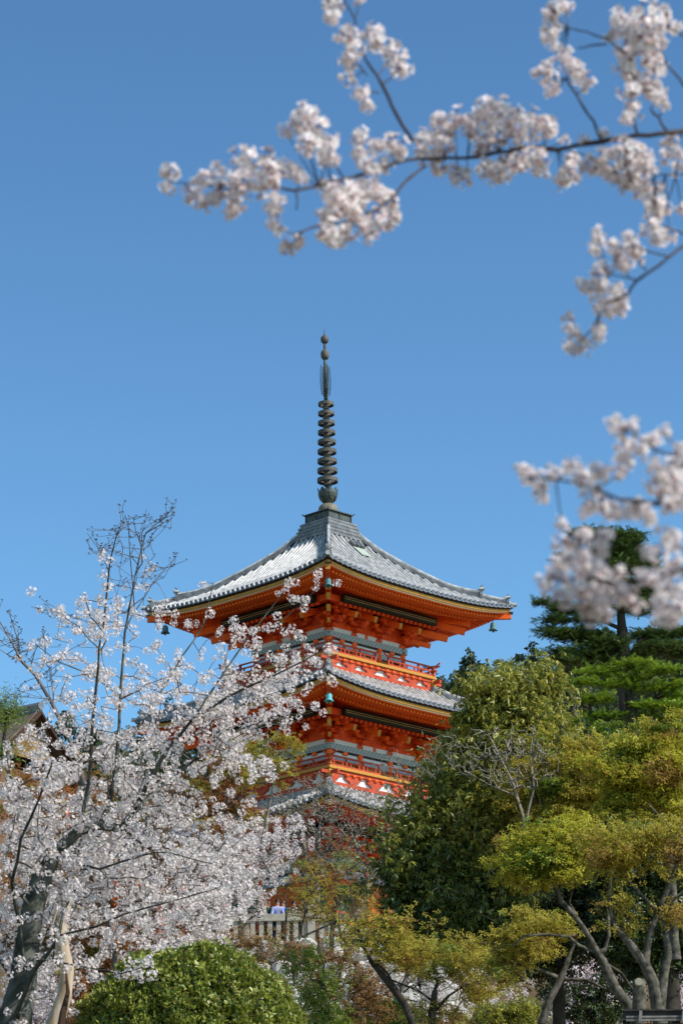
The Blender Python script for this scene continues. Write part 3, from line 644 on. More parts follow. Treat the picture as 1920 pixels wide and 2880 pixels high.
# ------------------------------------------------------------------ plants: a limb skeleton in 3D, twigs grown to target points, leaves on the twigs
class Tree:
    def __init__(s, Y, seed=1):
        s.Y = Y; s.p = []; s.par = []; s.r = []; s.rg = np.random.default_rng(seed); s.hand = 0
    def limb(s, pts, dy=(0, 0), join=True):
        """pts: (x, y, width) in photo pixels at about distance Y; dy = depth offset at start and end"""
        prev = -1
        n = len(pts)
        for i, (x, y, wd) in enumerate(pts):
            q = np.array(P(x, y, s.Y + dy[0] + (dy[1] - dy[0]) * i / max(1, n - 1))); r = wd * mpp(s.Y) / 2 * getattr(s, 'k', 1)
            if i == 0 and join and s.p:
                d = np.linalg.norm(np.array(s.p) - q, axis=1); prev = int(d.argmin())
                if d[prev] < 3 * r + .12: continue
            if prev >= 0:      # subdivide with a slight wobble
                a = s.p[prev]; L = np.linalg.norm(q - a); m = max(1, int(L / (.35 * s.Y / 50))); wd_n = 0
                r0 = s.r[prev] if i > 1 or not join else min(s.r[prev], r * 1.2)
                for k in range(1, m + 1):
                    f = k / m; c = a + (q - a) * f + (s.rg.normal(0, .03 * L / m, 3) if k < m else 0)
                    s.p.append(c); s.par.append(prev); s.r.append((r0 + (r - r0) * f) * (1 + (s.rg.normal(0, .07) if k < m else 0))); prev = len(s.p) - 1
            else:
                s.p.append(q); s.par.append(-1); s.r.append(r); prev = len(s.p) - 1
        s.hand = len(s.p)
    def grow(s, T, step=.25, jit=.25, tip=.006, up=0.0, wgt=0.0, grow_exp=.42):
        """connect every target to the nearest part of the tree; return indices of the end nodes and all new nodes"""
        T = np.asarray(T)
        base = np.array(s.p); d0 = np.array([np.linalg.norm(base - t, axis=1).min() for t in T]); T = T[np.argsort(d0)]
        cap = len(s.p) + 40 * len(T) + 10; A = np.zeros((cap, 3)); A[:len(s.p)] = base; n = len(s.p); n0 = n; ends = []
        ppar = list(s.par)
        for t in T:
            dd = A[:n] - t; d = np.sqrt((dd * dd).sum(1)) + wgt * np.maximum(0, dd[:, 2])
            j = int(d.argmin()); a = A[j]; L = np.linalg.norm(t - a); m = min(36, max(1, int(L / step)))
            side = s.rg.normal(0, jit * L * .5, 3); side[2] = abs(side[2]) * (1 if up > 0 else -1) * .8 if up else side[2]
            prev = j
            for k in range(1, m + 1):
                f = k / m; A[n] = a + (t - a) * f + side * math.sin(math.pi * f) * .6 + (s.rg.normal(0, .05 * step, 3) if k < m else 0)
                ppar.append(prev); prev = n; n += 1
            ends.append(prev)
        cnt = np.zeros(n); cnt[ends] = 1
        for i in range(n - 1, n0 - 1, -1):
            if ppar[i] >= n0: cnt[ppar[i]] += cnt[i]
        rr = list(s.r)
        for i in range(n0, n):
            q = tip * max(1, cnt[i]) ** grow_exp; pr = rr[ppar[i]]
            rr.append(min(q, max(pr * .92, tip)))
        s.p = [A[i] for i in range(n)]; s.par = ppar; s.r = rr
        return np.array(ends), np.arange(n0, n)
    def mesh(s, name, m, sides_thick=8, lo=0, hi=None):
        """all segments as tapered prisms, thick ones rounder"""
        pa = np.array(s.p); par = np.array(s.par); r = np.array(s.r); idx = np.where(par >= 0)[0]
        idx = idx[(idx >= lo) & (idx < (hi or 10 ** 9))]
        Vs, Fs, off = [], [], 0
        for n, sel in ((sides_thick, idx[r[idx] > .05]), (3, idx[r[idx] <= .05])):
            if len(sel) == 0: continue
            a, b = pa[par[sel]], pa[sel]; ra, rb = np.minimum(r[par[sel]], r[sel] * 1.35), r[sel]; t = b - a; L = np.linalg.norm(t, axis=1)[:, None] + 1e-9; t = t / L
            b = b + t * (rb[:, None] * .35)
            ref = np.tile([.31, .2, .93], (len(t), 1)); u = np.cross(t, ref); u /= np.linalg.norm(u, axis=1)[:, None] + 1e-9; v = np.cross(t, u)
            ang = 2 * np.pi * np.arange(n) / n
            dirs = u[:, None, :] * np.cos(ang)[None, :, None] + v[:, None, :] * np.sin(ang)[None, :, None]
            V = np.concatenate([a[:, None] + dirs * ra[:, None, None], b[:, None] + dirs * rb[:, None, None]], 1).reshape(-1, 3)
            k = np.arange(n); f = np.stack([k, (k + 1) % n, (k + 1) % n + n, k + n], 1)
            F = (f[None] + (np.arange(len(sel)) * 2 * n)[:, None, None]).reshape(-1, 4) + off
            Vs.append(V); Fs.append(F); off += len(V)
        return npmesh(name, np.concatenate(Vs), np.concatenate(Fs), m, smooth=True)

def place(t, tree, x, y):
    pass
def root_of(pt):   # base point of a plant on the ground below a point
    return Vector((pt[0], pt[1], gnd(pt[0], pt[1])))
def start(name, tree, label, cat, group=None):
    b = tree.p[0]; loc = root_of(b); t = thing(name, loc, label, cat, group); return t
def child(name, me, t, kind=None):
    me.transform(Matrix.Translation(-t.location)); return ob(name, me, t, kind=kind)

# templates (triangles)
def T_(vs, fs): return np.array(vs, float), np.array(fs, int)
def leaf_t(L=.1, W=.04, fold=.01): return T_([(0, 0, 0), (W / 2, L * .45, fold), (0, L, -fold), (-W / 2, L * .45, fold)], [(0, 1, 2), (0, 2, 3)])
def rosette(nl, L, W, droop, seed=0, spread=1.0):
    rg = random.Random(seed); V, F = [], []
    for i in range(nl):
        a = 2 * math.pi * (i + rg.random() * .6) / nl; e = droop + rg.uniform(-.35, .35); l = L * rg.uniform(.75, 1.15)
        d = Vector((math.cos(a) * math.cos(e) * spread, math.sin(a) * math.cos(e) * spread, math.sin(e))).normalized(); sd_ = d.cross(Vector((0, 0, 1)))
        if sd_.length < .05: sd_ = Vector((1, 0, 0))
        sd_.normalize(); n = sd_.cross(d); o = len(V); b = d * .02
        V += [b, b + d * l * .45 + sd_ * W / 2 + n * .012, b + d * l + Vector((0, 0, -.15 * l)), b + d * l * .45 - sd_ * W / 2 + n * .012]
        F += [(o, o + 1, o + 2), (o, o + 2, o + 3)]
    return T_([tuple(v) for v in V], F)
def flower_fs(V, F, MI, c, d, R_, rg, pet=5, rich=False):
    """one five-petalled flower facing direction d"""
    d = Vector(d).normalized(); a = d.orthogonal().normalized(); a = Matrix.Rotation(rg.random() * 6.28, 3, d) @ a; b = d.cross(a); c = Vector(c)
    cup = rg.uniform(.15, .5)
    for k in range(pet):
        th = 2 * math.pi * k / pet; u = a * math.cos(th) + b * math.sin(th); v = d.cross(u); o = len(V)
        if rich:
            ct = rg.uniform(.85, 1.1)
            V += [c, c + u * R_ * .45 + v * R_ * .30 + d * R_ * cup * .55, c + u * R_ * .9 * ct + v * R_ * .32 + d * R_ * cup * .9, c + u * R_ * .86 * ct + d * R_ * cup * .8,
                  c + u * R_ * .9 * ct - v * R_ * .32 + d * R_ * cup * .9, c + u * R_ * .45 - v * R_ * .30 + d * R_ * cup * .55, c + u * R_ * .5 + d * R_ * cup * .35]
            F += [(o, o + 1, o + 6), (o + 1, o + 2, o + 6), (o + 2, o + 3, o + 6), (o + 3, o + 4, o + 6), (o + 4, o + 5, o + 6), (o + 5, o, o + 6)]; MI += [0] * 6
        else:
            V += [c, c + u * R_ * .62 + v * R_ * .38 + d * R_ * cup * .6, c + u * R_ + d * R_ * cup, c + u * R_ * .62 - v * R_ * .38 + d * R_ * cup * .6]
            F += [(o, o + 1, o + 2), (o, o + 2, o + 3)]; MI += [0, 0]
def cluster_t(nf, Rc, Rf, seed, rich=False):
    rg = random.Random(seed); V, F, MI = [], [], []
    for i in range(nf):
        # spread over a ball
        z = 1 - 2 * (i + .5) / nf; th = i * 2.39996 + rg.random() * .7; q = math.sqrt(1 - z * z)
        d = Vector((q * math.cos(th), q * math.sin(th), z)); rr = Rc * rg.uniform(.35 if rich else .55, 1.15 if rich else 1.0)
        flower_fs(V, F, MI, d * rr, d + Vector((rg.uniform(-.4, .4), rg.uniform(-.4, .4), rg.uniform(-.4, .4))), Rf * rg.uniform(.85, 1.1), rg, rich=rich)
        if rich:
            o = len(V); s1 = d.orthogonal().normalized() * .0012
            c0 = d * rr * .0; c1 = d * (rr - Rf * .15)
            V += [c0 + s1, c0 - s1, c1 - s1, c1 + s1]; F += [(o, o + 1, o + 2), (o, o + 2, o + 3)]; MI += [1, 1]
            # calyx and centre
            for cc, sz, mi in ((c1, Rf * .30, 1), (c1 + d * Rf * .22, Rf * .27, 2)):
                o = len(V); a = d.orthogonal().normalized(); b = d.cross(a)
                V += [cc + a * sz, cc - a * sz * .5 + b * sz * .87, cc - a * sz * .5 - b * sz * .87, cc - d * sz * 1.3 if mi == 1 else cc + d * sz * 1.1]
                F += [(o, o + 1, o + 3), (o + 1, o + 2, o + 3), (o + 2, o, o + 3), (o, o + 2, o + 1)]; MI += [mi] * 4
        else:
            o = len(V); s1 = d.orthogonal().normalized() * Rf * .22; s2 = d.cross(s1); c1 = d * rr + d * Rf * .22
            V += [c1 + s1, c1 - s1 * .5 + s2 * .87, c1 - s1 * .5 - s2 * .87]; F += [(o, o + 1, o + 2)]; MI += [1]
    v, f = T_([tuple(x) for x in V], F); return v, f, np.array(MI)

def poly_pts(cells, Y, dY, rg, x0, y0, cw, ch, mult, front=1.0):
    out = []
    for j, row in enumerate(cells):
        for i, c in enumerate(row):
            if not c: continue
            for _ in range(rg.poisson(c * mult)):
                out.append(np.array(P(x0 + (i + rg.random()) * cw, y0 + (j + rg.random()) * ch, Y + rg.uniform(-dY * front, dY * (2 - front)))))
    return np.array(out)
def blob_pts(blobs, Y, rg, per=1.0, surf_=.5, dscale=1.0):
    """blobs: (x, y, rx, ry[, dY]) in photo pixels at distance Y; points fill ellipsoids, denser toward the outside"""
    out = []; own = []
    if surf_ < 0:      # break every mass into small flattened sprays
        nb_l = []
        for b in blobs:
            b = (b[0], b[1], b[2] * (1.08 if surf_ == -1 else 1), b[3] * (1.35 if surf_ == -1 else 1)); K = max(5, int(b[2] * b[3] / 200))
            for _ in range(K):
                f_ = rg.uniform(.20, .42); nb_l.append((b[0] + rg.normal(0, .58) * b[2], b[1] + rg.normal(0, .68) * b[3], b[2] * f_, b[3] * f_ * (.62 if surf_ > -1.5 else 1.1), rg.normal(0, .5) * b[2] * mpp(Y)))
        tot = sum(x[2] * x[3] for x in nb_l); per = per * sum(b[2] * b[3] for b in blobs) / tot; blobs = nb_l
    for bi, b in enumerate(blobs):
        x, y, rx, ry = b[:4]; dy = b[4] if len(b) > 4 else rg.uniform(-1, 1) * rx * mpp(Y) * .35
        c = np.array(P(x, y, Y + dy)); m = mpp(Y); ax_ = np.array([rx * m, min(rx, 2.2 * ry) * m * .9 * dscale, ry * m]); n = max(3, int(rx * ry * per))
        d = rg.normal(size=(n, 3)); d /= np.linalg.norm(d, axis=1)[:, None]; q = rg.random(n) ** (1 / 3); q = q * (1 - surf_) + surf_ * q ** .35
        lump = 1 + .18 * np.sin(d[:, 0] * 5 + bi) + .15 * np.sin(d[:, 1] * 7 + d[:, 2] * 4 + bi * 2)
        if surf_ < 0: d = rg.normal(size=(n, 3)) * .55; q = np.ones(n); lump = 1 + .3 * np.sin(d[:, 0] * 9 + bi)
        out.append(c + d * (q * lump)[:, None] * ax_); own += [bi] * n
    return np.concatenate(out), np.array(own)

def leaf_crown(name, t, pos, tv, tf, m, scl=(.8, 1.2), tilt=None, rg=rng):
    R_ = rotmats(len(pos), tilt, rg); V, F = scatter(tv, tf, pos, R_, rg.uniform(scl[0], scl[1], len(pos)))
    return child(name, npmesh(name, V, F, m), t, 'stuff')
def around(pos, n, s, rg, flat=1.0):
    q = np.repeat(pos, n, axis=0); return q + rg.normal(size=q.shape) * np.array([s, s, s * flat])

barkb = mat('brown_maple_twig', (0.20, 0.13, 0.08), .9, .1, (0.12, 0.08, 0.05), 3)
# ---- leaf materials
lm_bush = leafmat('glossy_bush_leaf', [(0.07, 0.11, 0.015), (0.16, 0.21, 0.025), (0.29, 0.33, 0.04), (0.38, 0.39, 0.07), (0.12, 0.17, 0.025), (0.34, 0.26, 0.08)], .25, .35, .5)
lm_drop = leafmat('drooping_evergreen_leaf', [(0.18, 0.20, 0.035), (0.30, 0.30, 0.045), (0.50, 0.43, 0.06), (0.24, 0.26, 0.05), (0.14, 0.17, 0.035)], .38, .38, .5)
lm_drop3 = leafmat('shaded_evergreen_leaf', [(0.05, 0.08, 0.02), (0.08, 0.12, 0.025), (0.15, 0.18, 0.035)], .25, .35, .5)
lm_drop2 = leafmat('yellow_young_leaf', [(0.30, 0.26, 0.03), (0.42, 0.36, 0.04), (0.22, 0.24, 0.03)], .35, .4, .4)
lm_fir1 = leafmat('dark_fir_needles', [(0.05, 0.10, 0.03), (0.08, 0.14, 0.04), (0.19, 0.24, 0.045)], .12, .5, .3)
lm_fir2 = leafmat('bright_fir_needles', [(0.16, 0.25, 0.025), (0.28, 0.40, 0.035), (0.38, 0.48, 0.045), (0.11, 0.18, 0.02)], .18, .5, .3)
lm_mapy = leafmat('yellow_maple_leaf', [(0.36, 0.35, 0.035), (0.47, 0.45, 0.045), (0.56, 0.52, 0.06), (0.40, 0.34, 0.06)], .45, .6, .2)
lm_mapo = leafmat('ochre_maple_leaf', [(0.38, 0.33, 0.05), (0.47, 0.42, 0.055), (0.42, 0.31, 0.07), (0.52, 0.47, 0.06)], .45, .6, .2)
lm_mapb = leafmat('brown_maple_leaf', [(0.28, 0.15, 0.06), (0.34, 0.19, 0.07), (0.30, 0.17, 0.08), (0.36, 0.24, 0.07)], .35, .6, .2)
lm_mapr = leafmat('rusty_maple_leaf', [(0.36, 0.14, 0.05), (0.42, 0.19, 0.06), (0.34, 0.17, 0.07)], .35, .6, .2)
lm_bronze = leafmat('bronze_maple_leaf', [(0.36, 0.23, 0.06), (0.42, 0.30, 0.06), (0.34, 0.20, 0.07)], .4, .6, .2)
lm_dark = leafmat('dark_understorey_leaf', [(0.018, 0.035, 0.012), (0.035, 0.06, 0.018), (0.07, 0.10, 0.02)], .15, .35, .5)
lm_hill = leafmat('hill_leaf', [(0.035, 0.055, 0.028), (0.055, 0.075, 0.035), (0.085, 0.095, 0.045)], .2, .7, .2)
lm_hill2 = leafmat('hill_leaf_brown', [(0.12, 0.10, 0.07), (0.15, 0.13, 0.085), (0.09, 0.09, 0.05)], .2, .7, .2)
lm_lime = leafmat('lime_leaf', [(0.17, 0.24, 0.03), (0.24, 0.32, 0.04), (0.12, 0.18, 0.03)], .35, .4, .4)

CL = [cluster_t(13, .068, .026, i) for i in range(4)]
clme = None
def cherry_blossoms(t, pos, own_mat, rg, big=300, scl=(.8, 1.2), name='blossom_cluster'):
    """the clusters that show largest become objects of their own, the rest one part"""
    pos = np.asarray(pos); k = min(big, len(pos)); order = np.argsort(pos[:, 1]); sel = order[:k]; rest = order[k:]
    if k:
        mes = []
        for v, f, mi in CL:
            me = npmesh('blossom_cluster', v, f, [own_mat, calyx], mi); mes.append(me)
        for i in sel:
            q = Matrix.Rotation(rg.uniform(0, 6.28), 4, Vector(rg.normal(size=3)).normalized())
            s_ = rg.uniform(*scl)
            ob(name, mes[int(rg.integers(4))], t, Matrix.Translation(Vector(pos[i]) - t.location) @ q @ Matrix.Scale(s_, 4))
    if len(rest):
        Vs, Fs, Ms, off = [], [], [], 0
        for j in range(4):
            pj = pos[rest[j::4]]
            if not len(pj): continue
            v, f, mi = CL[j]; V, F = scatter(v, f, pj, rotmats(len(pj), None, rg), rg.uniform(scl[0], scl[1], len(pj)))
            Vs.append(V); Fs.append(F + off); Ms.append(np.tile(mi, len(pj))); off += len(V)
        child('blossoms', npmesh('blossoms', np.concatenate(Vs), np.concatenate(Fs), [own_mat, calyx], np.concatenate(Ms)), t, 'stuff')
def petal_sets(tree, ends, news, frac, rg, near=6):
    """blossom positions along the outer part of the twigs"""
    pa = np.array(tree.p); par = tree.par; s = set(); 
    for e in ends:
        j = e; k = int(rg.integers(1, near))
        while k > 0 and j >= news[0]:
            if rg.random() < frac: s.add(int(j))
            j = par[j]; k -= 1
        s.add(int(e))
    q = pa[sorted(s)]; return q + rg.normal(size=q.shape) * .035

# ---- the big cherry at the left
t1 = Tree(48, 3)
t1.limb([(25, 2980, 95), (45, 2860, 92), (70, 2720, 74), (92, 2560, 64), (118, 2470, 58), (150, 2410, 42), (180, 2375, 34), (225, 2335, 30), (280, 2322, 28), (345, 2330, 24)], (0, 1))
t1.limb([(300, 2322, 20), (312, 2250, 17), (330, 2150, 14), (336, 2030, 10), (343, 1900, 9), (352, 1780, 8), (372, 1670, 6), (392, 1570, 4.5), (410, 1500, 4), (455, 1462, 3), (496, 1424, 2)], (1, 3))
t1.limb([(230, 2335, 16), (250, 2200, 12), (258, 2080, 11), (266, 1985, 11), (277, 1880, 8), (292, 1760, 7), (303, 1650, 6), (310, 1580, 5), (330, 1500, 4), (353, 1452, 2)], (1, -2))
t1.limb([(345, 2330, 24), (400, 2240, 17), (470, 2110, 13), (545, 2020, 10), (640, 1960, 8), (760, 1905, 6), (860, 1855, 4), (915, 1822, 3)], (1, -2))
t1.limb([(345, 2330, 20), (450, 2215, 14), (560, 2130, 10), (650, 2062, 7), (720, 2035, 5), (805, 2038, 3)], (1, 3))
t1.limb([(332, 2140, 10), (390, 2050, 8), (450, 1950, 7), (510, 1850, 6), (570, 1760, 5), (600, 1640, 3)], (2, 4))
t1.limb([(548, 2018, 8), (625, 1900, 6), (700, 1790, 5), (755, 1720, 4), (850, 1602, 3)], (-1, 0))
t1.limb([(700, 1790, 4), (800, 1740, 3), (905, 1645, 2)], (0, 0))
t1.limb([(338, 1960, 6), (262, 1900, 5), (165, 1862, 4), (100, 1812, 3)], (2, 1))
t1.limb([(285, 1830, 5), (222, 1762, 4), (160, 1722, 3), (88, 1706, 1.6)], (-1, -3))
t1.limb([(300, 1800, 5), (255, 1735, 4), (236, 1665, 3)], (-1, 1))
t1.limb([(355, 1760, 4), (430, 1640, 3), (465, 1600, 2.5), (495, 1566, 1.6)], (3, 5))
t1.limb([(305, 1600, 3), (275, 1540, 2.5), (246, 1500, 1.6)], (-1, -2))
t1.limb([(375, 1660, 3.5), (366, 1560, 3), (362, 1490, 2), (352, 1445, 1.6)], (3, 2))
t1.limb([(390, 1590, 3), (400, 1500, 2.5), (412, 1432, 1.6)], (3, 4))
t1.limb([(70, 2720, 18), (35, 2480, 12), (60, 2360, 10), (110, 2250, 8), (150, 2140, 6)], (0, -3))
t1.limb([(60, 2520, 12), (10, 2420, 9), (70, 2240, 7), (30, 2180, 6), (-30, 2100, 5)], (0, 3))
t1.limb([(50, 2850, 17), (100, 2725, 14), (165, 2640, 11), (182, 2560, 8), (215, 2500, 5)], (-1, -3))
t1.limb([(165, 2630, 8), (270, 2606, 7), (350, 2570, 6), (500, 2530, 4), (620, 2495, 3)], (-3, -4))
t1.limb([(280, 2444, 7), (400, 2405, 6), (480, 2398, 4), (600, 2430, 3)], (0, -2), join=True)
t1.limb([(120, 2700, 6), (250, 2722, 5), (340, 2738, 4), (415, 2715, 3)], (-2, -4))
t1.limb([(60, 2760, 9), (0, 2700, 8), (-60, 2600, 6)], (0, 1))
cellsA = [  # rows from y=1560, 80 px cells; density of blossom
 [0, 0, 0, 0, 1, 1, 0, 0, 0, 0, 0, 0],
 [0, 0, 2, 3, 4, 3, 0, 1, 0, 0, 1, 0],
 [0, 1, 3, 4, 5, 5, 2, 3, 2, 2, 2, 1],
 [0, 3, 3, 3, 5, 5, 4, 4, 4, 4, 4, 0],
 [0, 2, 4, 3, 5, 6, 7, 7, 7, 6, 5, 2],
 [0, 1, 3, 5, 6, 7, 8, 8, 8, 7, 5, 1],
 [2, 5, 5, 7, 7, 8, 8, 8, 4, 2, 0, 0],
 [5, 6, 7, 7, 8, 8, 8, 6, 5, 2, 0, 0],
 [7, 7, 8, 7, 7, 7, 6, 3, 1, 0, 0, 0],
 [8, 9, 9, 8, 6, 5, 3, 3, 1, 2, 0, 0],
 [9, 9, 9, 9, 6, 5, 4, 4, 2, 0, 0, 0],
 [9, 9, 9, 8, 5, 5, 4, 5, 3, 0, 0, 0],
 [9, 8, 6, 6, 6, 7, 7, 6, 3, 0, 0, 0],
 [9, 5, 5, 5, 6, 7, 6, 3, 0, 0, 0, 0],
 [8, 4, 4, 3, 1, 2, 2, 0, 0, 0, 0, 0],
 [7, 5, 2, 1, 0, 0, 0, 0, 0, 0, 0, 0],
 [3, 2, 2, 2, 2, 0, 0, 0, 0, 0, 0, 0]]
rgA = np.random.default_rng(11)
cellsA = [[c * (.45 if j < 4 else .62 if j < 6 else .8 if j < 8 else .9) for c in row] for j, row in enumerate(cellsA)]
TA = poly_pts(cellsA, 48, 2.8, rgA, 0, 1560, 80, 80, 2.3, .35)
endsA, newA = t1.grow(TA, .16, .22, .005, up=1, wgt=.5)
# bare budding twigs at the top
TB = []
for x0, y0, x1, y1, n, wd in [(330, 1500, 350, 1440, 12, 16), (412, 1450, 400, 1560, 16, 14), (430, 1500, 496, 1424, 26, 14), (246, 1500, 290, 1570, 14, 12), (353, 1452, 310, 1560, 22, 16),
                          (430, 1640, 495, 1566, 14, 12), (88, 1706, 160, 1725, 10, 12), (380, 1480, 380, 1640, 26, 30), (300, 1560, 340, 1700, 16, 24), (160, 1740, 240, 1790, 10, 20)]:
    for _ in range(n):
        f = rgA.random(); TB.append(np.array(P(x0 + (x1 - x0) * f + rgA.normal(0, wd), y0 + (y1 - y0) * f + rgA.normal(0, wd), 49 + rgA.uniform(-2, 3))))
eb, nb_ = t1.grow(TB, .12, .1, .0045, up=1, wgt=.8)
tr = start('cherry_tree', t1, 'big white cherry tree with dark mossy trunk filling the left side', 'tree')
child('trunk', t1.mesh('trunk', barkd, lo=0, hi=t1.hand), tr)
child('twigs', t1.mesh('twigs', barkt, lo=t1.hand), tr, 'stuff')
posA = petal_sets(t1, endsA, newA, .85, rgA, 8)
hp = np.array(t1.p)[:t1.hand]; hr = np.array(t1.r)[:t1.hand]; zb_ = P(300, 1640, 48).z
sel_ = (hr < .024) & (hp[:, 2] < zb_ + rgA.normal(0, .1, len(hp))) & (rgA.random(len(hp)) < .75)
hp = np.repeat(hp[sel_], 4, axis=0); posA = np.concatenate([posA, hp + rgA.normal(size=hp.shape) * np.array([.10, .10, .09])])
cherry_blossoms(tr, posA, blos, rgA, 300, (.75, 1.35))
vbud, fbud = rosette(4, .03, .018, .8, 1); V, F = scatter(vbud, fbud, np.array(t1.p)[np.concatenate([eb, nb_[::5]])], rotmats(len(eb) + len(nb_[::5]), .4, rgA), np.ones(len(eb) + len(nb_[::5])))
child('buds', npmesh('buds', V, F, budm), tr, 'stuff')
print('cherry clusters', len(posA), 'nodes', len(t1.p))

# budding bare-topped tree at the left edge
t2 = Tree(58, 5)
t2.limb([(300, 2420, 26), (250, 2250, 20), (195, 2080, 14), (150, 1985, 13), (100, 1900, 11), (62, 1862, 9), (30, 1800, 6), (-5, 1740, 4), (-50, 1660, 3)], (0, 0))
t2.limb([(75, 1875, 5), (52, 1800, 4), (38, 1760, 3), (25, 1715, 2)], (0, 1))
t2.limb([(85, 1880, 4), (100, 1830, 3), (130, 1772, 1.8)], (0, -1))
t2.limb([(62, 1862, 4), (20, 1840, 3), (-10, 1820, 2)], (0, -1))
t2.limb([(150, 1985, 6), (148, 1930, 4), (140, 1880, 3), (120, 1850, 2)], (0, 2))
TB = []
for x0, y0, x1, y1, n, wd in [(25, 1715, 60, 1860, 26, 18), (130, 1772, 95, 1870, 12, 12), (0, 1770, 60, 1860, 24, 20), (140, 1950, 160, 1850, 16, 16), (10, 1990, 100, 1940, 14, 18)]:
    for _ in range(n):
        f = rgA.random(); TB.append(np.array(P(x0 + (x1 - x0) * f + rgA.normal(0, wd), y0 + (y1 - y0) * f + rgA.normal(0, wd), 58 + rgA.uniform(-2, 2))))
eb, nb_ = t2.grow(TB, .13, .1, .005, up=1, wgt=.8)
tr = start('cherry_tree', t2, 'bare budding cherry tree leaning left at the left edge, behind the white cherry', 'tree')
child('trunk', t2.mesh('trunk', barkt, lo=0, hi=t2.hand), tr); child('twigs', t2.mesh('twigs', barkt, lo=t2.hand), tr, 'stuff')
V, F = scatter(vbud, fbud, np.array(t2.p)[eb], rotmats(len(eb), .4, rgA), np.ones(len(eb)) * 1.2); child('buds', npmesh('buds', V, F, budm), tr, 'stuff')

# further cherries
def cherry(Y, seed, limbs, cells, x0, y0, cw, ch, mult, label, m=blos, scl=(.9, 1.4), dY=2.5, bark=barkt, big=0, frac=.6, tip=.008):
    t = Tree(Y, seed); rg = np.random.default_rng(seed)
    for l in limbs: t.limb(l)
    e, nw = t.grow(poly_pts(cells, Y, dY, rg, x0, y0, cw, ch, mult), .3, .2, tip, up=1, wgt=.4)
    tr = start('cherry_tree', t, label, 'tree')
    child('trunk', t.mesh('trunk', bark, hi=t.hand), tr); child('twigs', t.mesh('twigs', barkt, lo=t.hand), tr, 'stuff')
    cherry_blossoms(tr, petal_sets(t, e, nw, frac, rg, 5), m, rg, big, scl); return t
cherry(70, 21, [[(345, 2900, 26), (330, 2740, 20), (312, 2640, 18), (300, 2580, 15), (278, 2510, 13), (262, 2470, 9), (270, 2400, 6)], [(312, 2640, 10), (420, 2560, 8), (520, 2510, 6), (640, 2440, 4)], [(278, 2510, 8), (200, 2450, 6), (120, 2400, 4)]],
       [[5, 5, 5, 4, 2, 1, 0, 0], [6, 6, 6, 5, 5, 4, 3, 1], [5, 6, 6, 6, 7, 7, 6, 3], [3, 4, 4, 4, 7, 8, 6, 2], [2, 2, 1, 1, 5, 7, 3, 0]], 60, 2250, 80, 85, 4.2,
       'smaller cherry with a slim lichened trunk behind the round bush, left of the fence', scl=(.9, 1.4))
cherry(108, 22, [[(690, 2660, 30), (684, 2560, 26), (668, 2500, 20), (640, 2440, 14), (630, 2380, 10)], [(684, 2560, 14), (720, 2480, 10), (760, 2400, 8), (800, 2340, 5)], [(668, 2500, 10), (600, 2440, 8), (560, 2400, 6)]],
       [[0, 0, 1, 2, 1, 1, 2, 1], [2, 3, 4, 5, 5, 5, 5, 1], [4, 5, 6, 6, 6, 5, 2, 0], [6, 6, 6, 5, 4, 2, 0, 0], [5, 5, 4, 1, 2, 0, 0, 0]], 520, 2290, 46, 60, 5,
       'white cherry on the slope directly left of the pagoda base, over the stone fence', scl=(1.3, 2.0), bark=barkg)
cherry(104, 23, [[(1740, 2960, 24), (1700, 2850, 18), (1660, 2780, 14)], [(1700, 2850, 12), (1640, 2740, 9)]],
       [[0, 5, 6, 5, 3, 3], [3, 7, 8, 7, 5, 4], [5, 7, 7, 7, 5, 4], [6, 6, 7, 6, 4, 4]], 1540, 2680, 45, 50, 5, 'pink cherry glimpsed between the maple trunks at the lower right', m=blosp, scl=(1.3, 2.0))
cherry(106, 24, [[(1960, 2960, 24), (1925, 2850, 18), (1900, 2760, 12)]],
       [[2, 3, 4], [3, 4, 5], [5, 7, 7], [6, 8, 8], [6, 8, 8]], 1840, 2580, 40, 60, 6, 'pink cherry at the far right edge above the wooden rail', m=blosp, scl=(1.3, 2.0))
cherry(112, 25, [[(1110, 2900, 18), (1130, 2780, 14), (1160, 2700, 10)], [(1130, 2780, 9), (1220, 2700, 6)]],
       [[2, 3, 1, 1, 4, 3, 1, 0], [1, 1, 1, 1, 2, 2, 1, 3], [2, 4, 2, 4, 4, 2, 2, 4], [4, 5, 5, 5, 3, 2, 2, 3]], 1020, 2600, 60, 70, 3, 'low white cherry behind the ochre maples right of centre', scl=(1.3, 2.0))
cherry(112, 26, [[(120, 2960, 24), (150, 2860, 18), (170, 2800, 12)]],
       [[3, 3, 4, 4, 3], [5, 6, 6, 6, 4], [6, 7, 7, 7, 4], [7, 7, 7, 7, 4]], 30, 2660, 60, 60, 4.5, 'pinkish cherry low behind the stripped trunk at the lower left', m=blosp, scl=(1.3, 2.0))
cherry(110, 27, [[(1180, 2760, 16), (1200, 2640, 12), (1210, 2500, 8)]],
       [[3, 3, 1, 2], [3, 1, 1, 1], [4, 3, 4, 4], [3, 3, 4, 2]], 1110, 2330, 60, 62, 3, 'white blossom showing through the drooping evergreen', scl=(1.3, 2.0))

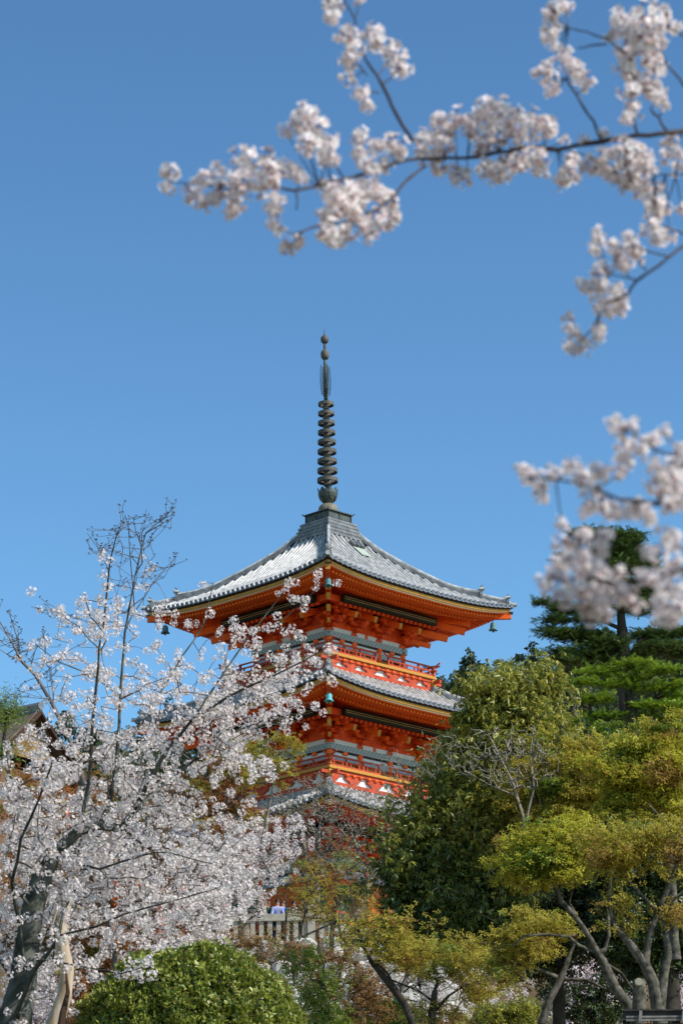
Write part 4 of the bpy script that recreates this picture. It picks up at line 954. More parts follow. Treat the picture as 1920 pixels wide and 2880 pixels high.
# stripped dead trunk at the lower left
t = Tree(46, 8); t.limb([(128, 2990, 60), (150, 2900, 54), (182, 2800, 42), (190, 2730, 38), (176, 2665, 38), (172, 2600, 30), (190, 2550, 22), (196, 2520, 12)])
t.limb([(176, 2650, 20), (150, 2600, 14), (160, 2560, 9)])
tr = start('dead_trunk', t, 'pale stripped dead trunk with a split side, at the lower left beside the bush', 'tree trunk')
child('trunk', t.mesh('trunk', stripm, 10), tr)
g = G(); pts = [P(160, 2960, 45.4), P(178, 2850, 45.55), P(192, 2790, 45.65), P(186, 2730, 45.75)]
g.tube([p - tr.location for p in pts], [.06, .05, .03, .01], 6); mk('split', g, [mat('dark_split_wood', (0.05, 0.03, 0.02), 0.9, 0.1)], tr)

# ---- round glossy bush
rgB = np.random.default_rng(31); c = P(545, 3025, 46.5); m_ = mpp(46.5); RX, RZ_ = 328 * m_, 348 * m_
nb2 = 15000; d = rgB.normal(size=(nb2, 3)); d[:, 1] *= 1; d /= np.linalg.norm(d, axis=1)[:, None]; d = d[d[:, 2] > -.2]
lump = 1 + .035 * np.sin(d[:, 0] * 9) * np.cos(d[:, 2] * 7) + .03 * np.sin(d[:, 0] * 23 + d[:, 1] * 17) + .012 * np.sin(d[:, 2] * 31)
rr = 1 - np.abs(rgB.normal(0, .05, len(d))) + (rgB.random(len(d)) < .035) * rgB.uniform(.01, .06, len(d)); pos = np.array(c) + d * (rr * lump)[:, None] * np.array([RX, RX, RZ_])
# a squarer dome
sq = np.abs(d[:, 0]) ** 3 * .06; pos[:, 2] += sq * RZ_
base = Vector((c.x, c.y, gnd(c.x, c.y))); tr = thing('round_bush', base, 'rounded glossy green bush at the bottom, left of centre', 'bush')
v, f = rosette(5, .088, .042, .35, 3)
R_ = rotmats(len(pos), .95, rgB); V, F = scatter(v, f, pos, R_, rgB.uniform(.7, 1.25, len(pos)))
child('leaves', npmesh('leaves', V, F, lm_bush), tr, 'stuff')
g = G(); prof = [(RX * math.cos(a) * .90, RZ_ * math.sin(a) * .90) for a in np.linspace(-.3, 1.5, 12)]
g.lathe([(r_, z_) for r_, z_ in prof], 32, tuple(c - base)); mk('inner_core', g, [mat('dark_bush_inside', (0.02, 0.025, 0.01), 0.9, 0.1)], tr, True)  # solid dark dome closing the gaps behind the leaves
tt = Tree(45.6, 9)
for x, y, x2, y2 in [(300, 2760, 285, 2700), (690, 2720, 700, 2680), (860, 2900, 866, 2860)]: pass

# ---- generic leafy tree
def leafy(name, Y, seed, limbs, blobs, label, lmat, tmpl, per_nodes, per_leaf, scl, bark=barkm, tilt=None, spread=.12, flat=1.0, dscale=1.0, up=1, tip=.008, surf_=.5, extra=None, jit=.22, cat='tree', leafname='leaves', step=.3, split=None, twigm=None):
    t = Tree(Y, seed); rg = np.random.default_rng(seed + 100); t.k = .84 if bark is barkm else 1
    for l in limbs: t.limb(l, join=True)
    if surf_ == -1: per_nodes *= 1.5; per_leaf = max(3, int(per_leaf * .52))
    T, own = blob_pts(blobs, Y, rg, per_nodes, surf_, dscale)
    e, nw = t.grow(T, step, jit, tip, up=up, wgt=.3)
    tr = start(name, t, label, cat)
    child('trunk', t.mesh('trunk', bark, hi=t.hand), tr); child('twigs', t.mesh('twigs', twigm or bark, lo=t.hand), tr, 'stuff')
    if per_leaf:
        pos = around(np.array(t.p)[e], per_leaf, spread, rg, flat)
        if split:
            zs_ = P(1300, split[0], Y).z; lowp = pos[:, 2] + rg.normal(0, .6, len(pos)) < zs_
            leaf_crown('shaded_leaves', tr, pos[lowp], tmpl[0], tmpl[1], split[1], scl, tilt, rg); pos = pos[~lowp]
        if surf_ == -1:
            q = np.sin(pos[:, 0] * 3.1 + seed) + np.sin(pos[:, 2] * 5.3) + np.sin(pos[:, 1] * 2.3) + rg.normal(0, .5, len(pos))
            leaf_crown('bronze_leaves', tr, pos[q > 1.75], tmpl[0], tmpl[1], lm_bronze if lmat is not lm_mapr else lm_mapo, scl, tilt, rg)
            leaf_crown('green_leaves', tr, pos[q < -1.7], tmpl[0], tmpl[1], lm_lime, scl, tilt, rg); pos = pos[(q <= 1.75) & (q >= -1.7)]
        leaf_crown(leafname, tr, pos, tmpl[0], tmpl[1], lmat, scl, tilt, rg)
    if extra:
        bl, lm2, pl = extra; T2, _ = blob_pts(bl, Y, rg, pl, surf_, dscale); leaf_crown('young_leaves', tr, T2, tmpl[0], tmpl[1], lm2, scl, tilt, rg)
    return t, tr
ros_d = rosette(6, .165, .052, -.8, 5, .9); ros_m = rosette(5, .062, .042, .2, 6); ros_b = rosette(6, .12, .06, .1, 7)
# tall drooping-leaved evergreen right of the pagoda
leafy('evergreen_tree', 84, 41, [[(1462, 2760, 34), (1456, 2640, 30), (1450, 2500, 26), (1440, 2350, 20), (1440, 2200, 16), (1450, 2050, 12), (1440, 1950, 8)], [(1452, 2560, 16), (1380, 2480, 12), (1280, 2420, 10), (1180, 2400, 7)],
      [(1440, 2350, 12), (1340, 2260, 9), (1250, 2200, 6)], [(1440, 2200, 10), (1340, 2100, 7), (1290, 2020, 5)], [(1452, 2620, 12), (1360, 2630, 9), (1300, 2610, 6), (1220, 2590, 4)], [(1446, 2100, 8), (1520, 1990, 6), (1545, 1900, 4)]],
      [(1430, 1935, 80, 28), (1530, 1915, 36, 26), (1360, 2000, 66, 35), (1470, 1960, 100, 60), (1340, 2080, 50, 36), (1400, 2050, 90, 50), (1300, 2130, 50, 40), (1380, 2120, 90, 55), (1470, 2100, 100, 70), (1560, 2060, 45, 50),
       (1250, 2210, 50, 36), (1340, 2210, 90, 60), (1440, 2210, 100, 65), (1190, 2290, 46, 32), (1290, 2300, 100, 60), (1390, 2320, 110, 65), (1150, 2360, 60, 45), (1240, 2400, 110, 60), (1360, 2420, 110, 60), (1120, 2450, 40, 40),
       (1210, 2490, 110, 55), (1330, 2510, 120, 60), (1430, 2500, 60, 60), (1125, 2530, 40, 42), (1250, 2580, 110, 48), (1370, 2590, 80, 45), (1190, 2640, 50, 36), (1300, 2640, 60, 25), (1130, 2580, 25, 40), (1165, 2680, 22, 20), (1440, 2620, 40, 30)],
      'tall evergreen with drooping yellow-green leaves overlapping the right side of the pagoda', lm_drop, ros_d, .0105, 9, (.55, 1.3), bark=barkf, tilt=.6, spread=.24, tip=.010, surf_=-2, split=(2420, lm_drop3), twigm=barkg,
      extra=([(1430, 1925, 80, 22), (1530, 1905, 36, 26), (1330, 2020, 50, 30), (1450, 1940, 60, 40), (1180, 2330, 60, 40), (1290, 2290, 60, 40), (1350, 2060, 70, 40), (1500, 2050, 40, 40), (1130, 2430, 30, 30), (1300, 2130, 60, 30)], lm_drop2, .17))
leafy('evergreen_tree', 86, 42, [[(1250, 2700, 18), (1220, 2500, 12), (1190, 2300, 9), (1180, 2170, 6)]], [(1230, 2120, 50, 50), (1170, 2190, 40, 36), (1240, 2180, 60, 50)], 'light twiggy crown just right of the balcony, left part of the evergreen clump', lm_lime,
      leaf_t(.12, .04), .022, 4, (.7, 1.2), bark=barkg, spread=.16, tip=.007)
# firs
def fir(name, Y, seed, limbs, pads, label, lm, per=.05, thick=.6):
    t = Tree(Y, seed); rg = np.random.default_rng(seed)
    for l in limbs: t.limb(l)
    pads = [(a, b_, c_, d_ * thick) for a, b_, c_, d_ in pads]; T, own = blob_pts(pads, Y, rg, per * 1.3, .1, 1.0); e, nw = t.grow(T, .22, .12, .010, up=1, wgt=.3)
    tr = start(name, t, label, 'tree'); child('trunk', t.mesh('trunk', barkf, hi=t.hand), tr); child('twigs', t.mesh('twigs', barkf, lo=t.hand), tr, 'stuff')
    # flat sprays: needles in two ranks along a short shoot, tips turned up
    V, F = [], []
    for i in range(7):
        y = .05 + i * .045
        for sx in (-1, 1):
            o = len(V); V += [(0, y, .0), (sx * .075, y + .055, .03), (sx * .070, y + .03, .018)]; F += [(o, o + 1, o + 2)]
    o = len(V); V += [(-.02, 0, 0), (.02, 0, 0), (.0, .40, .05)]; F += [(o, o + 1, o + 2)]
    for i in range(6):
        y = .04 + i * .05; o = len(V); V += [(-.015, y, .0), (.015, y, .0), (0, y + .06, .075)]; F += [(o, o + 1, o + 2)]
    v, f = T_(V, F); pos = around(np.array(t.p)[e], 7, .15, rg, .3)
    cx = t.p[0][0]; R_ = rotmats(len(pos), .32, rg); V, F = scatter(v, f, pos, R_, rg.uniform(.5, .95, len(pos)))
    child('needles', npmesh('needles', V, F, lm), tr, 'stuff'); return tr
fir('fir_tree', 106, 51, [[(1760, 2300, 46), (1758, 2050, 42), (1755, 1900, 40), (1752, 1830, 36), (1748, 1770, 30), (1742, 1700, 20), (1740, 1620, 14), (1735, 1560, 10), (1728, 1500, 6)],
     [(1750, 1770, 14), (1690, 1745, 10), (1620, 1715, 8), (1560, 1700, 5), (1502, 1692, 3)], [(1752, 1840, 14), (1690, 1810, 10), (1620, 1800, 7), (1560, 1790, 4)], [(1754, 1880, 12), (1680, 1870, 9), (1600, 1850, 5)],
     [(1756, 1860, 12), (1800, 1800, 9), (1860, 1780, 7), (1925, 1760, 4)], [(1742, 1640, 8), (1680, 1600, 6), (1580, 1572, 4), (1558, 1562, 2)], [(1744, 1680, 9), (1800, 1640, 6), (1840, 1620, 4)]],
     [(1700, 1505, 70, 16), (1765, 1515, 50, 22), (1745, 1540, 40, 20), (1770, 1575, 50, 22), (1720, 1600, 50, 20), (1820, 1590, 34, 20), (1750, 1650, 50, 22), (1650, 1500, 40, 14), (1790, 1560, 45, 28), (1700, 1560, 60, 22), (1760, 1600, 50, 26), (1590, 1566, 34, 10), (1800, 1650, 60, 18), (1700, 1640, 60, 24), (1840, 1670, 60, 16),
      (1540, 1695, 42, 12), (1600, 1715, 60, 16), (1660, 1740, 50, 18), (1560, 1745, 40, 14), (1790, 1710, 60, 26), (1570, 1785, 55, 18), (1640, 1790, 80, 28), (1700, 1815, 60, 30), (1600, 1840, 70, 22), (1680, 1860, 80, 26),
      (1590, 1860, 50, 14), (1830, 1790, 70, 22), (1890, 1780, 50, 24), (1860, 1820, 70, 18), (1920, 1830, 50, 30), (1810, 1840, 50, 14), (1540, 1770, 26, 8)],
     'dark old fir with layered branches rising behind the blossom at the upper right', lm_fir1, .075, .75)
fir('fir_tree', 97, 52, [[(1775, 2400, 44), (1782, 2150, 40), (1778, 2060, 38), (1772, 2000, 32), (1765, 1950, 22), (1760, 1900, 14)], [(1774, 2050, 16), (1720, 2040, 12), (1660, 2000, 8), (1600, 1960, 5)], [(1778, 2060, 14), (1840, 2020, 12), (1920, 2010, 8)], [(1770, 1980, 12), (1840, 1960, 8), (1910, 1900, 5)]],
     [(1700, 1892, 70, 16), (1780, 1868, 60, 18), (1850, 1885, 70, 18), (1655, 1920, 60, 16), (1740, 1925, 60, 16), (1830, 1938, 70, 18), (1900, 1925, 40, 18), (1670, 1968, 60, 18), (1850, 1985, 70, 20), (1690, 2015, 60, 18), (1630, 2035, 40, 16),
      (1910, 1990, 40, 20), (1830, 2020, 60, 16), (1900, 2050, 45, 22), (1690, 2060, 60, 22), (1740, 2080, 50, 20), (1890, 1960, 60, 14), (1800, 1905, 60, 12)],
     'bright green fir with tiered boughs below the dark fir', lm_fir2, .06, .42)

# maples on the right: spring-yellow tiers over crooked pale limbs
MP = dict(tilt=.6, flat=.55, spread=.17, tip=.007, surf_=-1, twigm=barkb)
leafy('maple_tree', 68, 61, [[(1800, 2960, 52), (1780, 2845, 42), (1728, 2778, 36), (1695, 2705, 30), (1680, 2680, 24), (1655, 2672, 15), (1627, 2660, 13), (1598, 2635, 12), (1530, 2628, 10), (1472, 2634, 9), (1440, 2662, 7)],
      [(1690, 2682, 20), (1700, 2672, 17), (1710, 2635, 15), (1707, 2555, 14), (1716, 2466, 12), (1722, 2440, 8)], [(1676, 2672, 18), (1640, 2610, 18), (1600, 2560, 20), (1577, 2535, 18), (1558, 2491, 14), (1550, 2427, 11), (1545, 2370, 7)], [(1700, 2690, 14), (1745, 2735, 12), (1780, 2785, 9)],
      [(1577, 2535, 9), (1530, 2510, 8), (1468, 2502, 5)], [(1622, 2600, 9), (1600, 2540, 7), (1612, 2490, 5)]],
      [(1590, 2350, 110, 26), (1510, 2385, 80, 22), (1620, 2390, 80, 26), (1560, 2430, 90, 26), (1490, 2440, 70, 26), (1460, 2470, 60, 26), (1540, 2470, 60, 16), (1650, 2430, 60, 22), (1500, 2350, 50, 18)],
      'maple with a broad bright yellow tier above crooked pale limbs', lm_mapy, ros_m, .028, 26, (.7, 1.25), **MP)
leafy('maple_tree', 64, 62, [[(1870, 2980, 58), (1852, 2850, 50), (1838, 2770, 42), (1812, 2712, 36), (1771, 2657, 28), (1728, 2606, 20), (1710, 2550, 15), (1712, 2490, 10)], [(1815, 2712, 26), (1820, 2660, 24), (1828, 2620, 22), (1844, 2580, 20), (1850, 2566, 16), (1815, 2530, 14), (1762, 2474, 9)],
      [(1850, 2566, 14), (1898, 2523, 12), (1930, 2498, 10), (1980, 2430, 7)], [(1850, 2850, 34), (1866, 2740, 30), (1878, 2684, 26), (1870, 2620, 20), (1860, 2575, 16)], [(1852, 2560, 20), (1880, 2490, 20), (1905, 2430, 18), (1925, 2370, 14), (1990, 2290, 8)], [(1925, 2370, 8), (1860, 2300, 6), (1820, 2260, 4)]],
      [(1740, 2400, 80, 26), (1700, 2440, 50, 20), (1800, 2350, 90, 24), (1880, 2330, 60, 22), (1900, 2400, 60, 22), (1850, 2380, 60, 16), (1770, 2450, 40, 14), (1905, 2590, 36, 14), (1900, 2560, 30, 10), (1730, 2540, 36, 10), (1760, 2600, 40, 12), (1900, 2450, 50, 14)],
      'maple with thick forked grey trunk and thin brownish tiers at the lower right', lm_mapo, ros_m, .020, 16, (.7, 1.2), **MP)
leafy('maple_tree', 74, 63, [[(1500, 2990, 34), (1522, 2880, 28), (1544, 2810, 26), (1576, 2753, 22), (1598, 2692, 18), (1618, 2644, 12)], [(1586, 2740, 15), (1522, 2730, 13), (1477, 2718, 11), (1426, 2708, 9), (1390, 2680, 5)], [(1580, 2745, 15), (1650, 2756, 13), (1694, 2778, 10)], [(1522, 2730, 7), (1460, 2745, 6), (1400, 2760, 4)]],
      [(1480, 2600, 70, 22), (1540, 2600, 50, 20), (1450, 2650, 60, 22), (1530, 2650, 60, 22), (1500, 2690, 50, 14), (1420, 2690, 50, 18), (1440, 2740, 50, 20), (1380, 2720, 50, 18)],
      'ochre maple with a pale slanting trunk crossing a dark straight one, lower right', lm_mapo, ros_m, .022, 20, (.7, 1.2), **MP)
leafy('maple_tree', 82, 64, [[(1545, 2500, 20), (1535, 2380, 18), (1530, 2320, 17), (1522, 2250, 14), (1523, 2150, 10), (1535, 2080, 6)], [(1535, 2360, 14), (1512, 2260, 10), (1480, 2160, 7), (1450, 2100, 4)], [(1712, 2420, 16), (1705, 2310, 14), (1690, 2240, 10), (1680, 2150, 7)], [(1705, 2330, 10), (1722, 2280, 7), (1780, 2200, 5)]],
      [(1600, 2140, 70, 22), (1650, 2110, 60, 22), (1560, 2190, 60, 22), (1640, 2180, 80, 24), (1700, 2160, 70, 24), (1740, 2120, 60, 24), (1600, 2240, 80, 24), (1690, 2230, 80, 26), (1540, 2250, 40, 22), (1560, 2290, 50, 20), (1640, 2290, 70, 18), (1500, 2320, 40, 22), (1480, 2210, 40, 20), (1530, 2090, 30, 16), (1470, 2150, 40, 14), (1440, 2240, 36, 14)],
      'ochre maple crown with two slim pale stems, behind the bright yellow tier', lm_mapo, ros_m, .026, 22, (.9, 1.4), **MP)
leafy('maple_tree', 78, 65, [[(1900, 2700, 34), (1890, 2500, 28), (1880, 2350, 22), (1860, 2230, 14), (1850, 2150, 8)], [(1880, 2350, 12), (1800, 2270, 9), (1760, 2200, 6)]],
      [(1840, 2080, 80, 24), (1900, 2110, 50, 26), (1780, 2110, 60, 22), (1850, 2150, 90, 26), (1760, 2170, 70, 22), (1900, 2190, 60, 28), (1820, 2210, 80, 26), (1740, 2230, 60, 22), (1880, 2250, 60, 24), (1800, 2270, 80, 22), (1740, 2290, 60, 18), (1900, 2300, 40, 16), (1905, 2040, 40, 20)],
      'tallest yellow-green maple crown at the right edge, below the bright fir', lm_mapy, ros_m, .026, 22, (.9, 1.4), extra=([(1870, 2060, 60, 24), (1780, 2080, 40, 16), (1720, 2050, 40, 16), (1830, 2110, 50, 14)], lm_lime, .15), **MP)
# dark understorey behind the trunks at the right
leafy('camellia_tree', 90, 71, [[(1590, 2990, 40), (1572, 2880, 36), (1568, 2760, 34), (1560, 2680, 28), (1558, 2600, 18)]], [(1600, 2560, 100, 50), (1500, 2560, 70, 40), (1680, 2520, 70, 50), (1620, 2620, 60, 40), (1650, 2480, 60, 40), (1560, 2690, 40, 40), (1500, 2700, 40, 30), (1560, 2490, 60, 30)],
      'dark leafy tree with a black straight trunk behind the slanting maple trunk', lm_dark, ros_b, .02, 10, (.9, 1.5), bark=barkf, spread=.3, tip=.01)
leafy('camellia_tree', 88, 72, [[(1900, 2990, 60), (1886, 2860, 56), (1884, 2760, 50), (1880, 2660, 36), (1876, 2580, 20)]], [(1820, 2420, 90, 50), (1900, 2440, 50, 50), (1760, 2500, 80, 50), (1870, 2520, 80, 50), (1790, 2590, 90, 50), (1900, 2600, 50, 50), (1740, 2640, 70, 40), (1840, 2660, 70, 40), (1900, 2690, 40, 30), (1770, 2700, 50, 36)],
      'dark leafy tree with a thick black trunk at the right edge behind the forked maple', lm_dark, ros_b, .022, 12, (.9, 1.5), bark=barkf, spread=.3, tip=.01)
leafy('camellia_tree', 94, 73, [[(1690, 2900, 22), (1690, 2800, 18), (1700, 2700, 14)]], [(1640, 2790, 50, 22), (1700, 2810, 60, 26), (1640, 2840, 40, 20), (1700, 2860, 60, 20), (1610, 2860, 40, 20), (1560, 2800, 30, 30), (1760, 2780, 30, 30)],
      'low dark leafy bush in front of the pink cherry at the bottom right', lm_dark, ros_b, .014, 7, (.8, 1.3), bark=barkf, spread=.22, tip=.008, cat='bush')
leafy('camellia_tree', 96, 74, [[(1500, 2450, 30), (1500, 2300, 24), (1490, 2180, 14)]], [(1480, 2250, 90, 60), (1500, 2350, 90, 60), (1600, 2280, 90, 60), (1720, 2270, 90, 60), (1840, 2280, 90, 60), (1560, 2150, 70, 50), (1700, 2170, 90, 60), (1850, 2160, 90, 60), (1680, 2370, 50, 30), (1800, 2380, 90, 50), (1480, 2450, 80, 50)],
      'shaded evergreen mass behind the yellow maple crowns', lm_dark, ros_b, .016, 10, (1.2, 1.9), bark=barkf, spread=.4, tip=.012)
# lower right green bush clump
leafy('laurel_bush', 76, 75, [[(1450, 2990, 20), (1440, 2900, 14), (1420, 2840, 8)]], [(1400, 2865, 50, 20), (1440, 2880, 50, 18), (1370, 2885, 50, 16), (1460, 2850, 26, 16)], 'yellow-green laurel bush at the bottom edge right of centre', lm_drop, ros_b, .05, 9, (.6, 1.0), bark=barkm, spread=.14, tip=.006, cat='bush')
leafy('laurel_bush', 88, 76, [[(920, 2990, 16), (930, 2860, 12), (900, 2760, 8)]], [(900, 2830, 45, 40), (880, 2780, 40, 30), (930, 2870, 50, 24), (860, 2700, 34, 28), (820, 2720, 30, 20)], 'green shrub between the round bush and the curved dark maple trunk', lm_lime, ros_b, .018, 6, (.6, 1.0), bark=barkm, spread=.2, tip=.006, cat='bush')
leafy('laurel_bush', 100, 77, [[(1090, 2960, 12), (1080, 2860, 8)]], [(1080, 2840, 60, 18), (1130, 2860, 60, 20), (1480, 2860, 40, 20), (1700, 2860, 50, 14)], 'low green shrub at the bottom behind the curved maple trunk', lm_lime, ros_b, .02, 8, (.8, 1.2), bark=barkm, spread=.2, tip=.006, cat='bush')
# maples of the centre
leafy('maple_tree', 78, 66, [[(1185, 2990, 26), (1159, 2880, 22), (1137, 2826, 21), (1118, 2797, 22), (1098, 2770, 24), (1077, 2746, 18), (1041, 2702, 14), (1019, 2660, 11), (1004, 2610, 8), (992, 2560, 6), (985, 2500, 4), (975, 2430, 2)], [(1110, 2790, 10), (1090, 2740, 8), (1060, 2710, 6)], [(1077, 2750, 6), (1160, 2780, 5), (1215, 2810, 4)], [(1045, 2706, 6), (1100, 2700, 4), (1180, 2690, 3)], [(1019, 2660, 5), (1060, 2640, 4), (1055, 2560, 3)]],
      [(1060, 2610, 70, 24), (1120, 2620, 60, 24), (1010, 2650, 50, 22), (1080, 2660, 80, 24), (1160, 2670, 70, 22), (1230, 2700, 80, 20), (1020, 2590, 40, 16), (1130, 2700, 70, 18), (1280, 2670, 60, 20), (1330, 2690, 60, 20)],
      'ochre maple with one long dark trunk curving up to the left, bottom centre', lm_mapo, ros_m, .020, 9, (.8, 1.3), bark=barkf, **MP)
leafy('maple_tree', 82, 67, [[(1215, 2960, 26), (1214, 2850, 24), (1222, 2790, 16), (1232, 2760, 10)], [(1216, 2830, 14), (1260, 2800, 10), (1300, 2775, 6)], [(1212, 2815, 7), (1170, 2780, 5), (1140, 2740, 3)], [(1232, 2770, 6), (1200, 2740, 5), (1260, 2735, 3)]],
      [(1250, 2680, 80, 26), (1330, 2700, 70, 26), (1190, 2700, 60, 22), (1290, 2740, 80, 24), (1360, 2760, 60, 26), (1350, 2800, 50, 24), (1240, 2860, 60, 20), (1300, 2850, 40, 20), (1180, 2860, 50, 16)],
      'ochre maple with a short black forked trunk right of the bottom centre', lm_mapo, ros_m, .022, 11, (.8, 1.3), bark=barkf, **MP)
leafy('maple_tree', 90, 68, [[(860, 2960, 16), (880, 2870, 13), (920, 2830, 11), (950, 2760, 8), (960, 2720, 5)], [(830, 2900, 12), (870, 2800, 9), (905, 2740, 7), (920, 2680, 5), (970, 2640, 3)], [(940, 2900, 10), (1000, 2840, 8), (1050, 2800, 5)]],
      [(960, 2700, 60, 30), (900, 2740, 60, 36), (960, 2780, 70, 36), (1030, 2800, 60, 36), (840, 2690, 50, 30), (900, 2680, 50, 26), (980, 2850, 70, 30), (880, 2850, 50, 30), (1060, 2860, 50, 24), (1010, 2740, 50, 30), (790, 2700, 40, 26), (770, 2670, 40, 18)],
      'brown budding maple of many thin stems beside the round bush', lm_mapb, ros_m, .028, 7, (.8, 1.3), bark=barkt, **MP)
leafy('maple_tree', 104, 69, [[(1090, 2760, 16), (1060, 2660, 13), (1030, 2580, 9), (1020, 2520, 6)], [(960, 2660, 10), (950, 2590, 8), (960, 2540, 5)], [(840, 2640, 9), (860, 2560, 7), (850, 2520, 4)]],
      [(900, 2560, 60, 16), (850, 2520, 60, 18), (930, 2500, 60, 16), (950, 2580, 40, 20), (1010, 2500, 40, 14), (980, 2450, 30, 12), (900, 2440, 30, 10), (1050, 2560, 50, 22), (1090, 2600, 50, 22), (1000, 2620, 50, 20), (870, 2480, 50, 12)],
      'thin ochre maple before the pagoda base at the right end of the stone fence', lm_mapo, ros_m, .024, 4, (.8, 1.2), bark=barkm, **MP)
leafy('maple_tree', 114, 86, [[(930, 2700, 16), (935, 2600, 13), (945, 2520, 9), (950, 2450, 6)], [(935, 2590, 9), (880, 2520, 6), (850, 2460, 4)], [(945, 2530, 8), (1000, 2480, 5)], [(800, 2660, 10), (805, 2560, 7), (800, 2500, 4)]],
      [(880, 2500, 60, 30), (950, 2480, 60, 36), (1010, 2510, 50, 36), (940, 2550, 70, 30), (830, 2530, 40, 24), (1000, 2580, 50, 30), (870, 2440, 50, 26), (970, 2420, 50, 26)],
      'reddish brown twiggy maple veiling the walls at the foot of the pagoda', lm_mapb, ros_m, .040, 3, (.8, 1.2), bark=barkt, **MP)
leafy('maple_tree', 116, 81, [[(600, 2480, 16), (610, 2380, 13), (640, 2280, 10), (700, 2200, 7), (780, 2130, 4)], [(610, 2370, 10), (560, 2300, 7), (500, 2260, 5)], [(640, 2280, 7), (680, 2240, 5), (760, 2200, 3)]],
      [(640, 2180, 70, 36), (580, 2230, 70, 40), (520, 2280, 60, 36), (660, 2250, 70, 40), (600, 2320, 70, 40), (700, 2310, 60, 34), (450, 2330, 60, 30), (680, 2140, 60, 26), (520, 2210, 50, 26), (560, 2390, 60, 30), (650, 2390, 50, 26)],
      'rust-brown maple left of the pagoda seen through the cherry blossom', lm_mapr, ros_m, .030, 9, (1.0, 1.6), bark=barkt, **MP)
leafy('maple_tree', 112, 82, [[(740, 2420, 14), (750, 2300, 11), (770, 2200, 7), (800, 2110, 4)]],
      [(800, 2100, 34, 16), (830, 2106, 22, 12), (775, 2125, 30, 18), (720, 2130, 40, 20), (790, 2160, 40, 20), (690, 2100, 40, 16), (740, 2170, 40, 20), (680, 2170, 40, 20)],
      'small maple with a golden tuft against the left side of the middle storey', lm_mapo, ros_m, .05, 7, (.9, 1.4), bark=barkg, **MP)
leafy('maple_tree', 92, 83, [[(300, 2960, 14), (290, 2860, 11), (262, 2740, 7), (240, 2680, 4)], [(290, 2860, 8), (320, 2780, 5), (300, 2700, 3)]],
      [(250, 2640, 50, 30), (290, 2680, 50, 34), (230, 2720, 50, 34), (260, 2780, 60, 30), (210, 2780, 40, 30), (330, 2640, 40, 26), (220, 2840, 40, 26), (340, 2700, 36, 30)],
      'rusty young maple seen under the cherry, left of the round bush', lm_mapr, ros_m, .06, 14, (.8, 1.3), bark=barkt, **MP)
leafy('maple_tree', 100, 84, [[(700, 2800, 12), (690, 2720, 9), (640, 2670, 6)], [(690, 2720, 6), (740, 2680, 4)]], [(640, 2650, 60, 20), (700, 2690, 60, 22), (560, 2640, 60, 18), (740, 2650, 40, 20), (780, 2620, 40, 14), (600, 2680, 70, 16), (690, 2630, 40, 10)],
      'low brown budding maple along the foot of the stone fence above the bush', lm_mapb, ros_m, .035, 7, (.9, 1.3), bark=barkt, **MP)
leafy('maple_tree', 118, 85, [[(180, 2700, 16), (190, 2500, 12), (200, 2350, 8)]], [(100, 2300, 100, 50), (250, 2280, 100, 60), (380, 2280, 80, 50), (120, 2450, 100, 60), (300, 2430, 100, 60), (420, 2400, 60, 40), (200, 2560, 100, 60), (380, 2560, 90, 50), (60, 2600, 60, 60), (480, 2480, 60, 40), (60, 2200, 60, 30)],
      'rust and ochre maples glowing through gaps in the big cherry', lm_mapr, ros_m, .012, 12, (1.3, 2.0), bark=barkt, **MP)
# bare grey trees
leafy('bare_tree', 121, 91, [[(890, 2640, 26), (889, 2540, 24), (889, 2471, 22), (892, 2407, 18), (896, 2340, 12), (905, 2280, 7)], [(884, 2500, 18), (869, 2446, 17), (853, 2370, 12), (840, 2300, 7)], [(891, 2420, 12), (930, 2385, 9), (970, 2360, 6)], [(869, 2440, 9), (840, 2400, 7), (810, 2370, 5)]],
      [(900, 2250, 110, 50), (820, 2310, 70, 50), (900, 2320, 110, 50), (980, 2300, 70, 50), (850, 2380, 60, 40), (960, 2380, 60, 40), (790, 2260, 50, 36), (880, 2200, 60, 26), (1000, 2230, 40, 30), (760, 2300, 40, 30), (920, 2430, 60, 30)],
      'bare grey tree with curling twigs directly in front of the lowest pagoda roof', None, None, .11, 0, (1, 1), bark=barkg, tip=.010, jit=.5, surf_=.5, step=.22)
leafy('bare_tree', 119, 92, [[(1020, 2560, 20), (1038, 2478, 18), (1062, 2440, 15), (1080, 2410, 12), (1100, 2350, 8), (1110, 2290, 5)], [(1060, 2440, 9), (1010, 2400, 7), (990, 2350, 5)]], [(1100, 2300, 60, 50), (1040, 2340, 60, 50), (1110, 2380, 60, 40), (1000, 2400, 50, 40), (1060, 2250, 50, 40), (1130, 2230, 50, 50), (1000, 2450, 50, 40), (1100, 2150, 50, 40)],
      'bare grey tree leaning right, between the pagoda base and the evergreen', None, None, .06, 0, (1, 1), bark=barkg, tip=.010, jit=.5, surf_=.5, step=.22)
leafy('bare_tree', 112, 93, [[(1600, 2200, 12), (1605, 2130, 9), (1610, 2080, 8), (1620, 2020, 6), (1625, 1960, 4)], [(1612, 2080, 5), (1640, 2120, 4)], [(1660, 2200, 8), (1650, 2130, 6), (1640, 2060, 4)]], [(1625, 1985, 38, 45), (1610, 2040, 40, 40), (1650, 2080, 40, 50), (1650, 1960, 26, 40)],
      'small leafless silver-grey tree against the dark hillside left of the bright fir', None, None, .035, 0, (1, 1), bark=barkg, tip=.009, jit=.15, surf_=.5)
